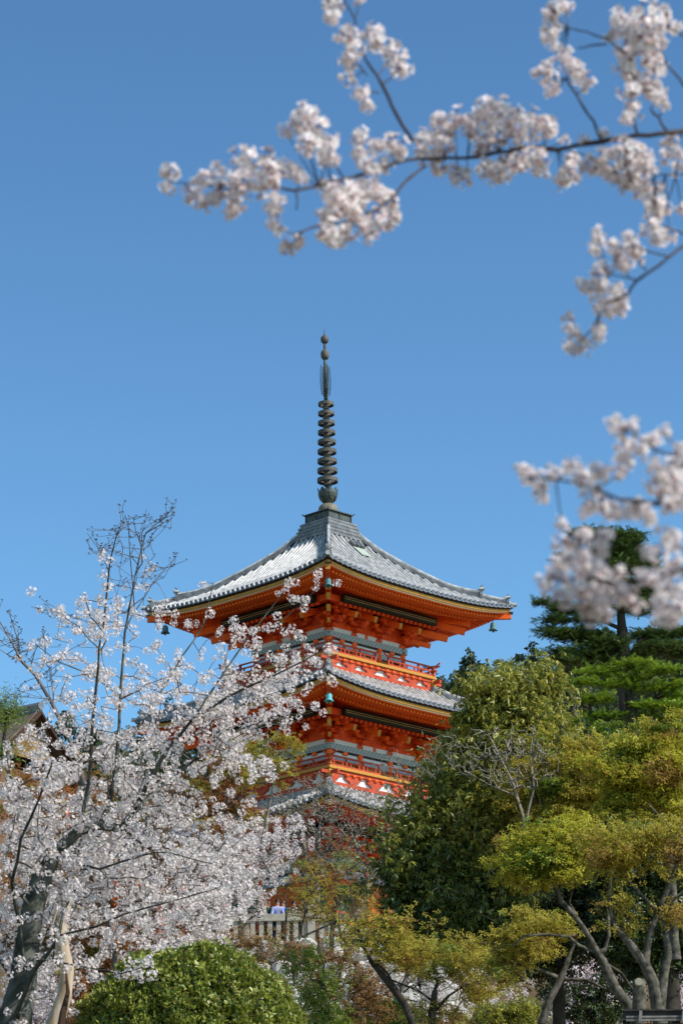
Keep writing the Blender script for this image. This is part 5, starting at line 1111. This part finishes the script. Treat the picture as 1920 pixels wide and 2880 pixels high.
leafy('bare_tree', 124, 94, [[(640, 2260, 12), (700, 2140, 9), (760, 2080, 7), (800, 2040, 4)], [(620, 2560, 12), (625, 2400, 10), (640, 2260, 9)]], [(760, 2060, 50, 30), (710, 2090, 50, 30), (800, 2030, 30, 24), (660, 2080, 40, 30), (740, 2110, 40, 30)],
      'bare pale twigs crossing the left side under the middle roof', None, None, .045, 0, (1, 1), bark=barkg, tip=.009, jit=.3, surf_=.5)
leafy('bare_tree', 80, 98, [[(1478, 2420, 12), (1470, 2300, 11), (1440, 2200, 8), (1400, 2120, 6), (1370, 2060, 4)], [(1474, 2340, 9), (1500, 2220, 7), (1490, 2120, 5), (1500, 2040, 3)], [(1455, 2240, 6), (1380, 2210, 4), (1310, 2170, 3)]],
      [(1400, 2090, 90, 50), (1480, 2100, 70, 50), (1350, 2160, 80, 40), (1440, 2180, 80, 50), (1300, 2120, 60, 40), (1540, 2150, 40, 50), (1250, 2090, 50, 30), (1200, 2160, 50, 40)],
      'leafless pale twigs spread over the front of the drooping evergreen', None, None, .035, 0, (1, 1), bark=barkg, tip=.0075, jit=.08, surf_=.5)
for i, (x, y, lab) in enumerate([(1325, 1900, 'thin bare sapling on the ridge just right of the upper balcony'), (1390, 1895, 'thin bare sapling on the ridge above the drooping evergreen')]):
    leafy('bare_tree', 240, 95 + i, [[(x, y + 100, 5), (x, y, 4), (x - 2, y - 30, 3)]], [(x, y - 20, 14, 26)], lab, None, None, .05, 0, (1, 1), bark=barkt, tip=.02, jit=.1)

# ---- forest on the hill: far-off wood, read as one mass
rgH = np.random.default_rng(77); pos, pos2 = [], []
cents = []
for Yh in np.arange(170, 318, 7.5):
    for xx in np.arange(-62, 62, 3.8):
        if Yh < 215 and -22 < xx < 18: continue
        x = xx + rgH.uniform(-2, 2); y = Yh + rgH.uniform(-3.5, 3.5); cents.append((x, y, gnd(x, y), rgH.uniform(2.3, 4.0), rgH.random()))
V1, V2 = [], []
for x, y, z, r, k in cents:
    con = k > .72; n = 230; hgt = r * (1.5 if con else 1.0)
    d = rgH.normal(size=(n, 3)); d /= np.linalg.norm(d, axis=1)[:, None]; d[:, 2] = np.abs(d[:, 2]) * 1.1 - .15
    if con: taper = 1 - np.clip(d[:, 2], 0, 1) * .75; d[:, 0] *= taper; d[:, 1] *= taper
    q = (1 - .35 * rgH.random(n) ** 2) * (1 + .22 * np.sin(d[:, 0] * 6 + x) * np.sin(d[:, 2] * 6 + y))
    p_ = np.array([x, y, z + hgt * .9]) + d * q[:, None] * np.array([r, r, hgt]); (V2 if .48 < k < .62 else V1).append(p_)
v, f = rosette(4, .55, .34, .3, 9)
for nm, L, m in (('evergreen', V1, lm_hill), ('leafless', V2, lm_hill2)):
    p_ = np.concatenate(L); V, F = scatter(v, f, p_, rotmats(len(p_), .8, rgH), rgH.uniform(.6, 1.2, len(p_)))
    ob('hill_forest', npmesh('hill_forest', V, F, m), kind='stuff')['label'] = nm + ' woodland covering the hill behind the pagoda'
# pale green pine tuft at the far left
leafy('pine_tree', 128, 97, [[(-20, 2300, 20), (10, 2100, 14), (20, 2000, 8)]], [(10, 1985, 50, 24), (-10, 2020, 50, 20), (30, 2010, 30, 14), (0, 2120, 40, 20)], 'pale green pine at the far left edge beside the bark roof', lm_lime, leaf_t(.22, .03), .05, 14, (.8, 1.2), bark=barkf, spread=.3)

# ---- leaf litter brush on the slope below the fence: uncountable ground cover
rgS = np.random.default_rng(88); n = 26000; yy = rgS.uniform(94, 134, n); xx = (rgS.uniform(-.13, .12, n)) * yy; zz = np.array([gnd(a, b) for a, b in zip(xx, yy)])
keep = (yy < 115.5) | (yy > 118); pos = np.stack([xx, yy, zz + np.abs(rgS.normal(0, .28, n))], 1)[keep]
v, f = rosette(5, .20, .07, .7, 10); V, F = scatter(v, f, pos, rotmats(len(pos), .5, rgS), rgS.uniform(.6, 1.5, len(pos))); ob('undergrowth', npmesh('undergrowth', V, F, lm_mapb), kind='stuff')

# ------------------------------------------------------------------ stone fence, boulder wall, people, buildings, rail
FY = 118.0; zt = EYE + 20.3
def FX(px): return P(px, 2600, FY).x
fence = thing('stone_fence', (FX(760), FY, zt), 'pale stone balustrade with square posts on the terrace in front of the pagoda', 'fence')
topz = P(780, 2572, FY).z - zt
g = G(); g.box((0, .0, .12), (FX(1010) - FX(560), .5, .24)); o = mk('sill', g, [stone], fence)
for a, b in ((560, 868), (884, 1010)):
    g = G(); x0, x1 = FX(a) - fence.location.x, FX(b) - fence.location.x; g.box(((x0 + x1) / 2, 0, topz - .13), (x1 - x0, .34, .26)); mk('rail', g, [stone], fence)
g = G(); g.box((0, 0, (topz + .2) / 2 - .05), (.17, .2, topz - .26 + .12)); pm = g.mesh('post', stone)
x = 566
while x < 1008:
    if abs(x - 876) > 14: ob('post', pm, fence, TR(FX(x) - fence.location.x, random.uniform(-.02, .02), -.02))
    x += 24.2
for px_ in (876, 1012, 556):
    g = G(); xx_ = FX(px_) - fence.location.x; g.box((xx_, 0, topz / 2 + .1), (.28, .36, topz + .28)); g.lathe([(.17, 0), (.19, .05), (.12, .1), (.15, .2), (.1, .32), (.02, .36)], 10, (xx_, 0, topz + .24)); mk('end_post', g, [stone], fence)
wall = thing('boulder_wall', (FX(760), FY - 1.2, EYE + 17.4), 'retaining wall of big whitish boulders below the stone fence', 'wall')
def boulder(seed):
    rg = np.random.default_rng(seed); g = G(); pr = []
    n, mm = 9, 6; vs = []
    for i in range(mm + 1):
        th = math.pi * i / mm
        for k in range(n):
            ph = 2 * math.pi * k / n; d = Vector((math.sin(th) * math.cos(ph), math.sin(th) * math.sin(ph), math.cos(th)))
            q = 1 / max(abs(d.x), abs(d.y), abs(d.z)); q = 1 + (q - 1) * .55; vs.append(d * q * rg.uniform(.86, 1.05))
    g.add(vs, [(i * n + k, (i + 1) * n + k, (i + 1) * n + (k + 1) % n, i * n + (k + 1) % n) for i in range(mm) for k in range(n)]); return g.mesh('boulder', stonew)
bms = [boulder(i) for i in range(6)]
for row, (y0, z_) in enumerate([(117.0, 2.75), (116.6, 1.9), (116.2, 1.05), (115.9, .25)]):
    x = FX(470) + row * .3
    while x < FX(1280):
        w_ = random.uniform(.75, 1.5); s = Matrix.Diagonal((w_ * .52, .55, .50 * random.uniform(.85, 1.1), 1))
        ob('boulder', bms[random.randrange(6)], wall, TR(x + w_ / 2 - wall.location.x, y0 - wall.location.y, z_ + random.uniform(-.1, .1)) @ Matrix.Rotation(random.uniform(-.15, .15), 4, 'Y') @ s); x += w_ * .98

# people leaning behind the fence
skin = mat('skin', (0.50, 0.30, 0.21), 0.6, 0.3)
def person(px_, Y, label, shirt, trousers, hair, hgt=1.66, turn=0, lean=.12, arms='rail'):
    x = P(px_, 2560, Y).x; z = gnd(x, Y); t = thing('person', (x, Y, z), label, 'person', rz=turn); s = hgt / 1.7
    def body(name, joints, edges, radii, m, sub=2):
        me = bpy.data.meshes.new(name); me.from_pydata([tuple(Vector(j) * s) for j in joints], edges, []); me.materials.append(m)
        o = ob(name, me, t); sk = o.modifiers.new('skin', 'SKIN'); sk.use_smooth_shade = True
        for i, r in enumerate(radii): me.skin_vertices[0].data[i].radius = (r[0] * s, r[1] * s) if isinstance(r, tuple) else (r * s, r * s)
        me.skin_vertices[0].data[0].use_root = True
        sb = o.modifiers.new('sub', 'SUBSURF'); sb.levels = sb.render_levels = sub; return o
    L = lean
    # facing -y (towards the camera side) by default
    J = [(0, 0, .92), (0, -.03, 1.10), (0, -L * .6, 1.30), (0, -L, 1.42), (0, -L, 1.47), (0, -L - .01, 1.56), (0, -L - .015, 1.66),
         (.09, 0, .86), (.10, -.02, .48), (.10, .03, .08), (.10, -.13, .03), (-.09, 0, .86), (-.10, -.02, .48), (-.10, .03, .08), (-.10, -.13, .03),
         (.17, -L, 1.38), (.23, -L - .04, 1.12), (.19, -L - .26, 1.04), (.17, -L - .34, 1.04), (-.17, -L, 1.38), (-.23, -L - .04, 1.12), (-.19, -L - .26, 1.04), (-.17, -L - .34, 1.04)]
    E_ = [(0, 1), (1, 2), (2, 3), (3, 4), (4, 5), (5, 6), (0, 7), (7, 8), (8, 9), (9, 10), (0, 11), (11, 12), (12, 13), (13, 14), (3, 15), (15, 16), (16, 17), (17, 18), (3, 19), (19, 20), (20, 21), (21, 22)]
    Rd = [(.14, .10), (.125, .09), (.14, .10), (.09, .07), .052, .085, .075, .085, .055, .04, .035, .085, .055, .04, .035, .055, .042, .033, .03, .055, .042, .033, .03]
    body('body', J, E_, Rd, skin)
    body('jacket', [(0, 0, .88), (0, -.03, 1.10), (0, -L * .6, 1.30), (0, -L, 1.435), (.17, -L, 1.395), (.23, -L - .04, 1.12), (.19, -L - .24, 1.045), (-.17, -L, 1.38), (-.23, -L - .04, 1.12), (-.19, -L - .24, 1.045)],
         [(0, 1), (1, 2), (2, 3), (3, 4), (4, 5), (5, 6), (3, 7), (7, 8), (8, 9)], [(.17, .13), (.155, .12), (.17, .125), (.115, .095), .082, .06, .048, .082, .06, .048], shirt)
    body('trousers', [(0, 0, .93), (.09, 0, .84), (.10, -.02, .48), (.10, .03, .10), (-.09, 0, .84), (-.10, -.02, .48), (-.10, .03, .10)], [(0, 1), (1, 2), (2, 3), (0, 4), (4, 5), (5, 6)], [(.15, .12), .10, .072, .06, .10, .072, .06], trousers)
    g = G(); g.lathe([(.03, -.02), (.085, .0), (.103, .05), (.10, .11), (.07, .155), (.02, .17)], 12, (0, .012, 0)); g.v = [(a * s, (b - L) * s, (c + 1.565) * s) for a, b, c in g.v]; mk('hair', g, [hair], t, True)
    g = G(); c_ = Vector((0, -L - .10, 1.60)); 
    g.add([Vector(q) * s for q in [c_ + Vector((-.014, 0, .02)), c_ + Vector((.014, 0, .02)), c_ + Vector((.016, 0, -.02)), c_ + Vector((-.016, 0, -.02)), c_ + Vector((0, -.028, -.015))]], [(0, 1, 4), (1, 2, 4), (2, 3, 4), (3, 0, 4)])
    for sx in (-1, 1): g.box((sx * .088 * s, (-L) * s, 1.605 * s), (.02 * s, .035 * s, .05 * s))
    mk('face', g, [skin], t)
    g = G()
    for sx in (-1, 1): g.box((sx * .033 * s, (-L - .085) * s, 1.625 * s), (.022 * s, .01, .009 * s))
    g.box((0, (-L - .088) * s, 1.555 * s), (.045 * s, .01, .008 * s)); mk('eyes_and_mouth', g, [mat('dark_features', (0.05, 0.02, 0.02), .6)], t)
    for sx in (-1, 1):      # fingers laid over the rail
        g = G()
        for i in range(4): g.tube([Vector((sx * (.145 + i * .018), -L - .35, 1.045)) * s, Vector((sx * (.145 + i * .018), -L - .40 - .006 * (i in (1, 2)), 1.04)) * s, Vector((sx * (.145 + i * .018), -L - .415, 1.01)) * s], [.009, .0085, .007], 5)
        g.tube([Vector((sx * .14, -L - .32, 1.04)) * s, Vector((sx * .11, -L - .36, 1.03)) * s], [.011, .008], 5); mk('hand', g, [skin], t)
    return t
hb = mat('black_hair', (0.012, 0.010, 0.010), .5, .4); hbr = mat('brown_hair', (0.10, 0.045, 0.025), .5, .4)
dk = mat('dark_trousers', (0.03, 0.03, 0.045), .8, .2); nv = mat('navy_trousers', (0.03, 0.045, 0.10), .8, .2)
def cloth(n_, c_): return mat(n_, c_, .85, .15, tuple(x * .8 for x in c_), 6)
PY = 118.75
person(743, PY, 'person in a dark green jacket behind the left part of the stone fence', cloth('green_jacket', (0.02, 0.07, 0.05)), dk, hbr, 1.62, .3)
person(757, PY + .5, 'person with reddish brown hair standing between the green and the lavender jackets', cloth('brown_jacket', (0.20, 0.07, 0.04)), dk, hbr, 1.66, -.4)
person(779, PY, 'person in a lavender jacket leaning at the stone fence', cloth('lavender_jacket', (0.38, 0.42, 0.72)), nv, hb, 1.64, .15)
person(798, PY + .1, 'person in a bright blue jacket at the stone fence', cloth('blue_jacket', (0.03, 0.20, 0.62)), dk, hbr, 1.60, -.2)
person(826, PY, 'person in a white top behind the stone fence', cloth('white_top', (0.75, 0.74, 0.72)), dk, hb, 1.58, .1)
person(845, PY + .2, 'tall person in black near the end post of the stone fence', cloth('black_coat', (0.02, 0.02, 0.03)), dk, hb, 1.76, .5)

darkred = mat('dull_red_board', (0.05, 0.022, 0.014), .8, .2); brownw = mat('dark_brown_wall', (0.16, 0.09, 0.05), .8, .2)  # dull red barge boards and plain dark brown hall walls
def hall(px_, py_, Y, label, Lx, Wy, eave, ridge, roofm, rz, gable=yel, wallc=None, H=None, rows=False):
    c = P(px_, py_, Y); gx = gnd(c.x, Y); t = thing('hall', (c.x, Y, gx), label, 'building', rz=rz); z1 = c.z - gx; z0 = z1 - (ridge - 0) ; e = z0
    g = G(); nn = 10; hw = Wy / 2; pr = []
    for i in range(nn + 1):
        f_ = i / nn; pr.append((hw * (1 - f_), e + ridge * (f_ ** 1.35)))
    prof = [(-a, b) for a, b in pr] + [(a, b) for a, b in pr[::-1][1:]]
    low = [(a, b - .32) for a, b in prof][::-1]
    g.prism(prof + low, -Lx / 2, Lx / 2, lambda p, q, t_: (t_, p, q)); mk('roof', g, [roofm], t)
    g = G()
    for sx in (-1, 1):
        pts = [(sx * (Lx / 2 + .03), a, b - .22) for a, b in prof]
        for a, b in zip(pts[:-1], pts[1:]): g.tube([a, b], .15, 4)
    mk('barge_board', g, [darkred], t)
    g = G(); g.tube([(-Lx / 2 - .1, 0, z1 + .12), (Lx / 2 + .1, 0, z1 + .12)], .22, 8); g.box((0, 0, z1 - .05), (Lx + .1, .34, .3)); mk('ridge', g, [tiled], t)
    for sx in (-1, 1): g = G(); g.prism([(-hw * .42, e + ridge * .22), (hw * .42, e + ridge * .22), (0, z1 - .75)], sx * (Lx / 2 - .5) - .05, sx * (Lx / 2 - .5) + .05, lambda p, q, t_: (t_, p, q)); mk('gable', g, [gable], t)
    g = G(); g.box((0, 0, (e + .1) / 2 - 2), (Lx - 1.4, Wy * .66, e + 4.1)); mk('wall', g, [brownw], t)
    for i in range(6):
        for sy in (-1, 1): g = G(); g.box((-Lx / 2 + .8 + i * (Lx - 1.6) / 5, sy * Wy * .34, (e) / 2), (.24, .24, e)); mk('pillar', g, [red2], t)
    if rows:
        g2 = G()
        for i in range(int(Lx / .34)):
            xq = -Lx / 2 + .17 + i * .34
            g2.tube([(xq, -a, b + .03) for a, b in pr[::2] + [pr[-1]]], .09, 5)
        mk('tile_rows', g2, [tile], t, kind='stuff')
    return t
hall(-62, 2030, 165, 'hall with a brown bark roof and yellow gable behind the cherry at the far left', 9.0, 9.0, 0, 3.4, barkroof, R(-38), gable=mat('dull_yellow_gable', (0.26, 0.16, 0.05), .8, .2, (0.15, 0.09, 0.03), 2))
hall(445, 2300, 124, 'small building with a dark blue-grey roof behind the cherry limbs', 6.0, 5.0, 0, 1.3, tiled, R(20), gable=white)
hall(1680, 2335, 128, 'small pale-tiled roof glimpsed between the yellow maples at the right', 5.0, 5.0, 0, 1.6, tilep, R(30), gable=white, rows=True)

# wooden rail at the bottom right
ry = 60.0; a = P(1752, 2850, ry); base = thing('wooden_railing', (a.x, ry, gnd(a.x, ry)), 'dark weathered wooden rail with pale struts at the bottom right corner', 'railing')
def L_(px_, py_, dy=0): return P(px_, py_, ry + dy) - base.location
m_ = mpp(ry)
g = G(); z = L_(1850, 2858).z; x0 = L_(1750, 2850).x; x1 = L_(2060, 2850).x
g.box(((x0 + x1) / 2, 0, z), (x1 - x0, .10, 26 * m_)); g.box(((x0 + x1) / 2, -.02, L_(1850, 2843).z), (x1 - x0, .18, 4 * m_)); mk('top_beam', g, [woodd], base)
for py_, h_ in ((2862, 5), (2871, 6)):
    g = G(); g.box(((x0 + x1) / 2 + .02, -.10, L_(1850, py_).z), (x1 - x0 - .06, .05, h_ * m_)); mk('rail', g, [woodp], base)
for px_ in (1797, 1917, 2040):
    g = G(); g.box((L_(px_, 2850).x, -.15, L_(px_, 2862).z), (8 * m_, .05, 30 * m_), rot=Matrix.Rotation(.12, 3, 'Y')); mk('strut', g, [woodp], base)
for px_ in (1760, 1900, 2050):
    g = G(); zt_ = L_(px_, 2850).z; g.box((L_(px_, 2850).x, .08, zt_ / 2), (.14, .12, zt_)); mk('post', g, [woodd], base)
g = G(); g.box(((x0 + x1) / 2, .02, L_(1850, 2884).z), (x1 - x0, .08, 10 * m_)); mk('lower_beam', g, [woodd], base)
# cut stump beside the maples
t = thing('stump', Vector((P(1795, 2800, 66).x, 66, gnd(P(1795, 2800, 66).x, 66))), 'pollarded stump with a pale round cut just above the wooden rail', 'stump'); b0 = t.location
g = G(); g.tube([Vector((0, 0, -.1)), P(1796, 2900, 66) - b0, P(1796, 2840, 66) - b0, P(1797, 2780, 66) - b0, P(1794, 2755, 66) - b0], [.22, .17, .15, .14, .12], 12); mk('trunk', g, [barkm], t, True)
g = G(); q = P(1794, 2766, 65.85) - b0; g.tube([q, q + Vector((0, -.12, .02))], [.085, .08], 14); mk('cut_face', g, [mat('pale_cut_wood', (0.28, 0.26, 0.20), .8, .2)], t)

# ------------------------------------------------------------------ near blossom branches, out of focus
RCL = [cluster_t(n_, .034, .0195, 40 + i, True) for i, n_ in enumerate((11, 13, 14, 9, 12))]
rmes = [npmesh('blossom_cluster', v_, f_, [nearp, calyx, flowc], mi_) for v_, f_, mi_ in RCL]
def near_branch(Y, label, branches, clusters, seed, ksc):
    rg = random.Random(seed); b0 = P(branches[0][0][0], branches[0][0][1], Y); t = thing('cherry_branch', b0, label, 'branch')
    g = G(); segs = []
    for bi, br in enumerate(branches):
        pts = []; rad = []
        for i in range(len(br) - 1):
            x0, y0, w0 = br[i]; x1, y1, w1 = br[i + 1]; m = max(2, int(math.hypot(x1 - x0, y1 - y0) / 28))
            for k in range(m + (i == len(br) - 2)):
                f_ = k / m; j = 2.2; kn = 1 + (.25 if rg.random() < .25 else 0)
                pts.append(P(x0 + (x1 - x0) * f_ + rg.uniform(-j, j), y0 + (y1 - y0) * f_ + rg.uniform(-j, j), Y + .25 * math.sin((x0 + (x1 - x0) * f_) * .006)) - b0); rad.append((w0 + (w1 - w0) * f_) * mpp(Y) * .5 * kn)
        g = G(); g.tube(pts, rad, 7); mk('branch' if bi == 0 else 'side_shoot', g, [barkn], t, True); segs += pts
    kids = []
    for ci, (x, y, r) in enumerate(clusters):
        if seed == 3 and ci % 6 == 5: continue
        Yc = Y + .25 * math.sin(x * .006) + rg.uniform(-.06, .10); sz = r * mpp(Y) / .047
        c = P(x, y, Yc) - b0
        q = Matrix.Rotation(rg.uniform(0, 6.28), 4, Vector((rg.gauss(0, 1), rg.gauss(0, 1), rg.gauss(0, 1))).normalized())
        o = ob('blossom_cluster', rmes[rg.randrange(5)], t, Matrix.Translation(c) @ q @ Matrix.Scale(max(.5, min(1.3, sz * ksc)), 4)); kids.append(o)
        nr = min(segs, key=lambda p: (p - c).length)
        if (nr - c).length < .25:
            gg = G(); mid = (nr + c) / 2 + Vector((0, 0, -.006)); gg.tube([nr, mid, c], [.0022, .0016, .0012], 4, cap=False); mk('spur', gg, [barkn], t)
    return t
brA = [[(1990, 352, 15), (1920, 370, 14), (1792, 382, 14), (1682, 400, 13), (1563, 420, 12), (1488, 412, 12), (1399, 430, 11), (1314, 444, 10), (1220, 446, 9), (1140, 449, 10), (1042, 484, 11), (967, 503, 10), (900, 520, 10), (833, 537, 9), (740, 520, 5), (650, 535, 4), (560, 520, 4), (480, 512, 3)],
 [(1161, 400, 9), (1130, 350, 9), (1101, 293, 10), (1085, 262, 11), (1062, 214, 8), (1027, 164, 6), (997, 55, 5), (972, 10, 5), (950, -60, 5)],
 [(1195, 468, 8), (1150, 500, 8), (1110, 546, 8), (1070, 580, 6), (1000, 620, 5), (880, 640, 5), (820, 660, 4), (790, 640, 3)],
 [(1690, 400, 9), (1668, 345, 8), (1640, 300, 8), (1600, 235, 6), (1590, 222, 4)],
 [(1792, 382, 9), (1778, 320, 7), (1782, 240, 6), (1770, 160, 6), (1700, 108, 6), (1650, 90, 5), (1598, 78, 4)], [(1705, 125, 5), (1660, 130, 5), (1622, 136, 4)], [(1875, 372, 9), (1850, 330, 7), (1825, 306, 5)],
 [(1990, 300, 8), (1925, 245, 7), (1895, 205, 6), (1872, 178, 5)], [(1990, 120, 6), (1925, 104, 6), (1880, 80, 4)], [(1600, 425, 5), (1660, 440, 4), (1760, 480, 3)], [(833, 537, 5), (835, 565, 4), (832, 588, 5)], [(1990, 492, 4), (1900, 492, 3), (1838, 492, 4)], [(1030, 210, 4), (1010, 185, 4)], [(1062, 262, 5), (1040, 258, 5)]]
clA = [(930, 5, 40), (934, 45, 38), (972, 95, 45), (992, 134, 40), (1047, 92, 42), (1100, 150, 50), (1126, 190, 40), (1060, 120, 35), (982, 172, 35), (982, 219, 35), (1012, 262, 35), (1032, 295, 30), (1010, 2, 18), (858, 323, 45), (840, 350, 36), (803, 368, 28), (888, 358, 50), (917, 400, 45), (917, 438, 42), (868, 408, 40), (937, 450, 28),
 (1010, 385, 35), (1010, 430, 35), (1060, 410, 30), (1100, 405, 48), (1120, 430, 36), (1040, 470, 40), (1080, 465, 30), (475, 485, 36), (470, 525, 30), (564, 507, 38), (544, 550, 38), (575, 570, 30), (614, 483, 42), (619, 525, 45), (600, 560, 34), (679, 452, 48), (684, 500, 50), (668, 530, 36), (738, 450, 48), (743, 495, 50), (783, 473, 40), (770, 510, 36), (659, 575, 42), (650, 600, 28), (723, 535, 38), (828, 480, 34), (768, 562, 40), (770, 590, 30), (848, 497, 26), (768, 634, 24), (790, 650, 12), (808, 695, 32), (838, 682, 26),
 (922, 525, 38), (935, 555, 40), (967, 550, 50), (1000, 570, 40), (1017, 530, 48), (1060, 540, 45), (1090, 560, 40), (922, 602, 40), (960, 590, 34), (992, 600, 40), (920, 650, 45), (935, 675, 34), (967, 662, 40), (1017, 640, 48), (1045, 660, 30), (1060, 615, 45), (1098, 580, 36), (1112, 612, 28), (1092, 637, 22),
 (1553, 30, 42), (1550, 65, 40), (1588, 20, 32), (1545, 105, 40), (1583, 155, 38), (1600, 180, 34), (1620, 205, 42), (1647, 234, 34), (1538, 189, 30), (1543, 225, 42), (1550, 255, 30), (1508, 204, 16), (1740, 55, 42), (1765, 90, 45), (1800, 45, 50), (1840, 70, 45), (1861, 35, 48), (1886, 75, 40), (1850, 110, 35), (1802, 100, 55), (1722, 100, 30), (1757, 155, 38), (1760, 185, 40), (1800, 140, 32), (1832, 164, 46), (1841, 199, 36), (1780, 215, 30), (1770, 260, 42), (1800, 240, 30), (1837, 250, 46), (1850, 275, 30), (1866, 294, 24), (1777, 310, 34), (1760, 335, 24),
 (1230, 335, 36), (1190, 395, 42), (1190, 430, 40), (1225, 385, 35), (1245, 410, 45), (1279, 340, 45), (1260, 365, 30), (1319, 350, 40), (1325, 375, 30), (1289, 490, 40), (1310, 505, 28), (1239, 470, 45), (1225, 445, 35), (1364, 308, 44), (1345, 330, 30), (1399, 300, 45), (1380, 340, 40), (1438, 330, 48), (1425, 360, 35), (1379, 370, 42), (1429, 385, 40), (1395, 400, 30), (1488, 340, 44), (1495, 370, 35), (1528, 350, 44), (1545, 370, 30), (1460, 385, 34), (1349, 413, 34), (1370, 470, 42), (1395, 490, 42), (1419, 465, 42), (1445, 470, 30), (1508, 445, 44), (1515, 478, 34), (1463, 445, 36), (1480, 460, 30), (1598, 490, 44), (1580, 510, 30), (1608, 448, 36), (1640, 470, 26), (1682, 455, 45), (1690, 480, 35), (1588, 393, 20), (1642, 393, 20), (1697, 378, 20), (1715, 430, 30),
 (1752, 420, 46), (1770, 450, 36), (1797, 430, 48), (1810, 460, 36), (1725, 485, 36), (1740, 505, 34), (1770, 500, 34), (1792, 490, 46), (1822, 470, 30), (1881, 400, 34), (1876, 440, 34), (1905, 430, 20), (1916, 468, 35), (1757, 525, 30), (1790, 525, 40), (1815, 540, 32), (1851, 532, 26), (1836, 575, 40), (1840, 605, 32), (1866, 590, 28), (1830, 635, 42), (1850, 665, 36), (1880, 665, 32), (1916, 587, 22)]
near_branch(8.0, 'long dark cherry branch with blurred white blossom crossing the top of the sky', brA, clA, 1, 1.08)
brB = [[(1990, 650, 9), (1920, 692, 9), (1880, 722, 9), (1820, 770, 8), (1787, 790, 8), (1765, 830, 7), (1700, 855, 6), (1660, 925, 4), (1640, 950, 4)], [(1880, 720, 6), (1830, 708, 5), (1775, 695, 4)], [(1787, 785, 6), (1740, 776, 4), (1710, 772, 4)], [(1990, 680, 5), (1925, 660, 5), (1855, 635, 4)], [(1815, 760, 5), (1795, 735, 4)]]
clB = [(1677, 655, 18), (1680, 675, 14), (1672, 701, 22), (1717, 690, 26), (1735, 705, 28), (1767, 670, 34), (1780, 690, 30), (1747, 726, 40), (1760, 745, 28), (1787, 716, 34), (1690, 755, 30), (1680, 785, 36), (1685, 810, 36), (1637, 800, 16), (1650, 815, 16), (1732, 835, 36), (1745, 860, 36), (1720, 875, 28), (1687, 850, 36), (1700, 875, 26), (1732, 812, 26), (1598, 893, 18), (1600, 920, 20), (1615, 935, 18), (1687, 920, 22), (1630, 960, 30), (1650, 975, 26), (1598, 972, 22), (1615, 985, 24), (1677, 955, 24), (1680, 935, 18)]
near_branch(7.6, 'short drooping cherry shoot with blurred blossom at the upper right edge', brB, clB, 2, 1.08)
brC = [[(1990, 1460, 12), (1910, 1420, 12), (1810, 1412, 11), (1740, 1402, 9), (1640, 1362, 7), (1560, 1350, 6), (1490, 1340, 4)], [(1990, 1580, 10), (1910, 1600, 9), (1850, 1625, 8), (1740, 1640, 7), (1650, 1625, 6), (1550, 1630, 5)], [(1740, 1640, 6), (1690, 1560, 5), (1600, 1500, 4)], [(1990, 1700, 8), (1920, 1705, 7), (1862, 1712, 5)], [(1990, 1310, 8), (1900, 1285, 7), (1840, 1262, 6), (1760, 1205, 4)], [(1990, 1560, 7), (1900, 1540, 6), (1840, 1530, 4)]]
clC = [(1470, 1320, 38), (1485, 1340, 32), (1509, 1349, 45), (1525, 1370, 36), (1559, 1329, 42), (1579, 1362, 35), (1523, 1395, 28), (1606, 1305, 36), (1625, 1330, 36), (1639, 1349, 50), (1682, 1328, 48), (1718, 1350, 52), (1745, 1318, 46), (1755, 1290, 38), (1725, 1190, 32), (1740, 1210, 30), (1771, 1200, 44), (1718, 1230, 36), (1755, 1249, 46), (1798, 1262, 52), (1831, 1236, 36), (1868, 1216, 16), (1665, 1390, 52), (1640, 1410, 40), (1652, 1432, 40), (1698, 1432, 52), (1742, 1440, 50), (1788, 1435, 52), (1821, 1452, 44), (1760, 1395, 40), (1848, 1356, 56), (1840, 1310, 40), (1881, 1336, 56), (1864, 1382, 52), (1897, 1369, 50), (1864, 1283, 46), (1911, 1266, 40), (1907, 1309, 45), (1880, 1420, 28), (1910, 1410, 30),
 (1579, 1475, 34), (1590, 1500, 34), (1586, 1528, 48), (1619, 1541, 54), (1645, 1508, 46), (1682, 1531, 54), (1700, 1500, 30), (1539, 1605, 46), (1560, 1590, 34), (1529, 1641, 44), (1545, 1660, 34), (1572, 1621, 50), (1581, 1581, 28), (1612, 1608, 58), (1600, 1570, 36), (1652, 1604, 60), (1640, 1570, 44), (1682, 1600, 54), (1586, 1675, 46), (1600, 1700, 34), (1632, 1660, 58), (1679, 1655, 56), (1650, 1695, 44), (1660, 1725, 46), (1690, 1715, 50), (1710, 1735, 28), (1732, 1650, 48), (1762, 1674, 44), (1735, 1614, 36), (1710, 1680, 46), (1780, 1700, 26),
 (1831, 1521, 52), (1820, 1555, 40), (1881, 1508, 50), (1848, 1555, 46), (1891, 1541, 38), (1805, 1621, 40), (1830, 1600, 34), (1841, 1628, 46), (1881, 1614, 44), (1898, 1590, 32), (1870, 1650, 30), (1854, 1694, 50), (1840, 1720, 38), (1888, 1687, 46), (1860, 1740, 42), (1891, 1740, 40), (1914, 1707, 40), (1905, 1660, 24)]
near_branch(6.2, 'strongly blurred pinkish cherry branch hanging in front of the dark fir at the right', brC, clC, 3, .90)
